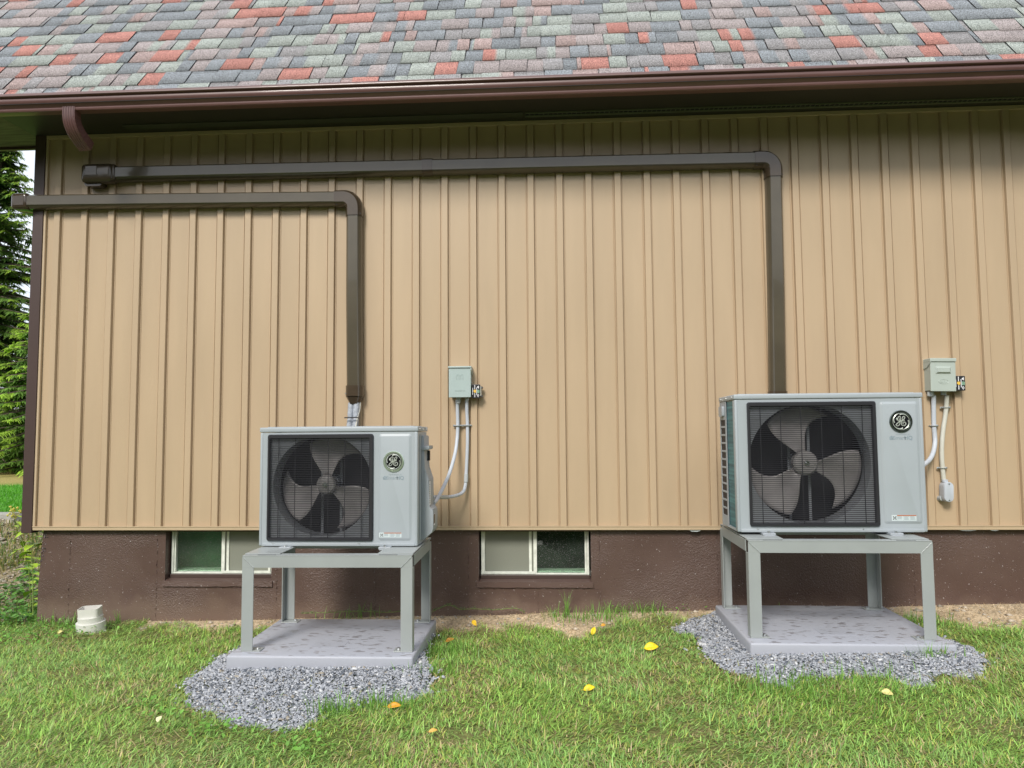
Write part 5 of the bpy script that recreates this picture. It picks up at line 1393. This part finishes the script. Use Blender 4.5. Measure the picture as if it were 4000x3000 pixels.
def weed(pts, leaves, lab, cat, buds=0, r=.004, name='tall_weed', seedv=1):
    rnd = random.Random(seedv); base = Vector(pts[0]); t_ = thing(name, lab, cat, base)
    pth = catmull([Vector(p)-base for p in pts], 6)
    bm = NB(); tube(bm, pth, [r*(1-.6*i/len(pth)) for i in range(len(pth))], 7); obj('stem', bm, M_STEM, t_, True)
    bm = NB()
    for k in range(leaves[0]):
        q = pth[int((leaves[3]+(1-leaves[3])*k/leaves[0])*(len(pth)-1))]; a = rnd.uniform(0, 6.28)
        leafmesh(bm, q, Vector((math.cos(a), math.sin(a)*.5, rnd.uniform(-.2, .4))), leaves[1]*rnd.uniform(.7, 1.2), leaves[2]*rnd.uniform(.8, 1.2))
    obj('foliage', bm, M_WLEAF, t_)
    if buds:
        bm = NB()
        for k in range(buds):
            a = rnd.uniform(0, 6.28); q = pth[-1]+Vector((rnd.uniform(-.05, .05), rnd.uniform(-.03, .03), rnd.uniform(-.04, .03)))
            tube(bm, [pth[-4], q], .0012, 5); bmesh.ops.create_icosphere(bm, subdivisions=1, radius=rnd.uniform(.006, .011), matrix=Matrix.Translation(q))
        obj('buds', bm, M_BUD, t_)
p0 = P(125, 2320, .25); p0.z = float(ground_z(p0.x, p0.y))
weed([p0, P(112, 2220, .24), P(95, 2140, .22), P(72, 2060, .2), P(50, 1995, .2)], (11, .10, .034, .15), 'tall thin weed with yellow buds leaning left of the house corner', 'weed', 16, seedv=3)
p0 = P(133, 2330, .10); p0.z = float(ground_z(p0.x, p0.y))
weed([p0, P(128, 2260, .12), P(122, 2180, .14), P(128, 2100, .16), P(116, 2000, .2)], (30, .14, .062, .0), 'leafy yellow green weed rising beside the broken foundation corner', 'weed', 0, .004, seedv=8)
def vine(pts, lab, n, seedv):
    rnd = random.Random(seedv); base = Vector(pts[0]); t_ = thing('creeping_vine', lab, 'vine', base)
    pth = catmull([Vector(p)-base for p in pts], 8); bm = NB(); tube(bm, pth, .0018, 6); obj('stem', bm, M_STEM, t_, True)
    bm = NB()
    for k in range(n):
        q = pth[rnd.randrange(len(pth))]; a = rnd.uniform(0, 6.28)
        leafmesh(bm, q+Vector((0, 0, rnd.uniform(-.004, .012))), Vector((math.cos(a), math.sin(a), .3)), rnd.uniform(.010, .022), rnd.uniform(.006, .012), n=3)
    obj('foliage', bm, mat('vine_leaf', (.09, .20, .05), .55, var=.3, vscale=40), t_)
def W_(u, v, y=-.03): return P(u, v, y)
vine([W_(1690, 2388), W_(1725, 2372), W_(1760, 2364), W_(1795, 2380), W_(1850, 2378), W_(1930, 2382), W_(2010, 2376), W_(2050, 2392)], 'thin creeping vine along the foundation right of the left stand', 130, 4)
vine([W_(1180, 2396, -.05), W_(1290, 2392, -.05), W_(1400, 2388, -.05), W_(1500, 2392, -.05), W_(1580, 2388, -.05)], 'low green vine behind the left stand at the foundation', 150, 5)
def tuft(u, v, n, h, lab, seedv):
    p = G(u, v); rnd = random.Random(seedv); bm = NB()
    for k in range(n):
        a = rnd.uniform(0, 6.28); hh = h*rnd.uniform(.5, 1); ln = rnd.uniform(.05, .5); b0 = Vector((rnd.uniform(-.012, .012), rnd.uniform(-.01, .01), -.004)); w_ = rnd.uniform(.0016, .0032); prev = None
        for i in range(6):
            t = i/5; c_ = b0+Vector((math.cos(a)*ln*hh*t*t, math.sin(a)*ln*hh*t*t*.6, hh*t*(1-.25*t*ln)))
            ww = w_*(1-t*.92); row = (bm.verts.new(c_+Vector((ww, 0, 0))), bm.verts.new(c_-Vector((ww, 0, 0))))
            if prev: bm.faces.new((prev[0], prev[1], row[1], row[0]))
            prev = row
    o = obj('grass_tuft', bm, mat('tuft_green', (.15, .30, .05), .5, var=.25, vscale=40), None, False, p); tag(o, lab, 'grass tuft', 'grass tufts against the foundation')
tuft(2215, 2405, 12, .22, 'tallest grass tuft, below the right end of the middle basement window', 1)
tuft(1408, 2412, 9, .17, 'upright grass tuft behind the left stand between its legs', 2)
tuft(460, 2440, 9, .13, 'wispy seed grass right of the white drain adapter', 3)
tuft(1985, 2400, 3, .14, 'single thin stalk under the middle basement window', 4)

# ------------------------------------------------------------------ spruces
M_NEEDLE = attr_mat('spruce_needles', .6, transl=.4, spec=.3)
M_BARK = mat('spruce_bark', (.10, .075, .055), .9, var=.3, vscale=12, bump=.8, bscale=20)
def spruce(x0, y0, H, slope, z0, lab, seedv, dens=1.0, tint=1.0):
    rnd = np.random.default_rng(seedv); t_ = thing('spruce_tree', lab, 'spruce', (x0, y0, z0))
    bm = NB(); pts = [Vector((0.05*math.sin(k), 0.05*math.cos(k*2), H*k/8)) for k in range(9)]
    tube(bm, pts, [.19*(1-k/8.6)+.01 for k in range(9)], 10); obj('trunk', bm, M_BARK, t_, True)
    BV, BF, V, F, C_ = [], [], [], [], []
    bm = NB(); z = .35; nb = 0
    while z < H-.15:
        R_ = (H-z)*slope
        for _ in range(max(6, int(8*dens))):
            a = rnd.uniform(0, 6.28); L_ = R_*rnd.uniform(.65, 1.12)
            up_ = .28 if z > H*.6 else .05
            b0 = np.array([0, 0, z+rnd.uniform(-.1, .1)]); seg = 7; pp = []
            for i in range(seg+1):
                t = i/seg; pp.append(b0+np.array([math.cos(a)*L_*t, math.sin(a)*L_*t, L_*(up_*t-.42*t*t+.22*t**3)]))
            tube(bm, [Vector(q) for q in pp[::2]], [.02*(1-.8*i/4)+.003 for i in range(len(pp[::2]))], 4)
            # hanging side sprays
            ns = int(L_*26*dens)+6
            for k in range(ns):
                t = rnd.uniform(.12, 1); i = min(seg-1, int(t*seg)); q = pp[i]+(pp[i+1]-pp[i])*(t*seg-i)
                sa = a+rnd.choice([-1, 1])*rnd.uniform(.5, 1.3); sl_ = rnd.uniform(.10, .30)*(1.15-.5*t)
                d = np.array([math.cos(sa), math.sin(sa), rnd.uniform(-.65, .05)]); d /= np.linalg.norm(d)
                nrm = np.cross(d, [0, 0, 1]); nrm /= np.linalg.norm(nrm)+1e-6
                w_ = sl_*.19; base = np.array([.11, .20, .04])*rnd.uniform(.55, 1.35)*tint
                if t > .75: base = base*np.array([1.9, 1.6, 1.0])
                # spray: several needled twiglets
                for s_ in (-1, 0, 1):
                    dd = d+nrm*s_*.55; dd /= np.linalg.norm(dd); q0 = q+d*sl_*(.15 if s_ else 0)
                    ll = sl_*(1 if s_ == 0 else .6)
                    n2 = np.cross(dd, [0.2, .1, 1]); n2 /= np.linalg.norm(n2)
                    b_ = len(V)
                    V += [q0-n2*w_*.35, q0+n2*w_*.35, q0+dd*ll*.6+n2*w_*.5+[0, 0, -.12*ll], q0+dd*ll*.6-n2*w_*.5+[0, 0, -.12*ll], q0+dd*ll+[0, 0, -.3*ll]+n2*.004, q0+dd*ll+[0, 0, -.3*ll]-n2*.004]
                    F += [(b_, b_+1, b_+2, b_+3), (b_+3, b_+2, b_+4, b_+5)]
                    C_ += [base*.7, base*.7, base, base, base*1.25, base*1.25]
        z += .11+.07*rnd.random()
    obj('branches', bm, M_BARK, t_)
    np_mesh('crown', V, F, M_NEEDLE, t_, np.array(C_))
    return t_
spruce(-14.45, 12.8, 10.1, .30, .40, 'tall green spruce whose right edge shows against the sky', 5, 1.3, 1.25)
spruce(-11.7, 11.3, 4.7, .55, .42, 'shorter lighter spruce in front, beside the corner trim', 6, 1.25, 1.7)
spruce(-18.0, 15.0, 11.0, .36, .5, 'dark spruce standing furthest left in the background', 9, .9, 1.1)
# the wood across the yard, seen only as a reflection in the glass
bm = NB()
for k in range(70):
    a = rad(205+130*k/69); r_ = 33+random.uniform(-4, 4); h_ = random.uniform(7.5, 11.0)
    c_ = Vector((r_*math.cos(a), r_*math.sin(a)-3, 0)); rr = random.uniform(2.2, 3.2)
    for _ in range(9):
        q = c_+Vector((random.uniform(-1.4, 1.4), random.uniform(-1.4, 1.4), random.uniform(.15, .85)*h_))
        b0 = len(bm.verts)
        rt = bmesh.ops.create_icosphere(bm, subdivisions=2, radius=rr*random.uniform(.5, .9), matrix=Matrix.Translation(q))
        for v in rt['verts']: v.co += (v.co-q)*random.uniform(-.25, .25)
wd = obj('far_wood', bm, mat('wood_foliage', (.045, .075, .02), .9, var=.5, vscale=1.2), None); tag(wd, 'dark leafy wood across the yard reflected in the basement windows', 'wood', kind='stuff')

# every screw, bolt and scrap that came out of one loop becomes an object of its own
def islands(o):
    me = o.data; n = len(me.vertices)
    par = list(range(n))
    def find(a):
        while par[a] != a: par[a] = par[par[a]]; a = par[a]
        return a
    for e in me.edges:
        a, b_ = find(e.vertices[0]), find(e.vertices[1])
        if a != b_: par[a] = b_
    groups = {}
    for f in me.polygons: groups.setdefault(find(f.vertices[0]), []).append(f)
    if len(groups) < 2: return
    base = o.name.split('.')[0]
    for k, fs in enumerate(list(groups.values())):
        used = {}; vs = []; faces = []
        for f in fs:
            row = []
            for v in f.vertices:
                if v not in used: used[v] = len(vs); vs.append(tuple(me.vertices[v].co))
                row.append(used[v])
            faces.append(row)
        m2 = bpy.data.meshes.new(base); m2.from_pydata(vs, [], faces)
        for mm_ in me.materials: m2.materials.append(mm_)
        if k == 0: first = m2
        else:
            q = o.copy(); q.data = m2; COL.objects.link(q)
    o.data = first
for o in [o for o in S.objects if o.type == 'MESH' and o.name.split('.')[0] in ('screw', 'strap_screw', 'dimple', 'dark_room', 'slot')]:
    islands(o)
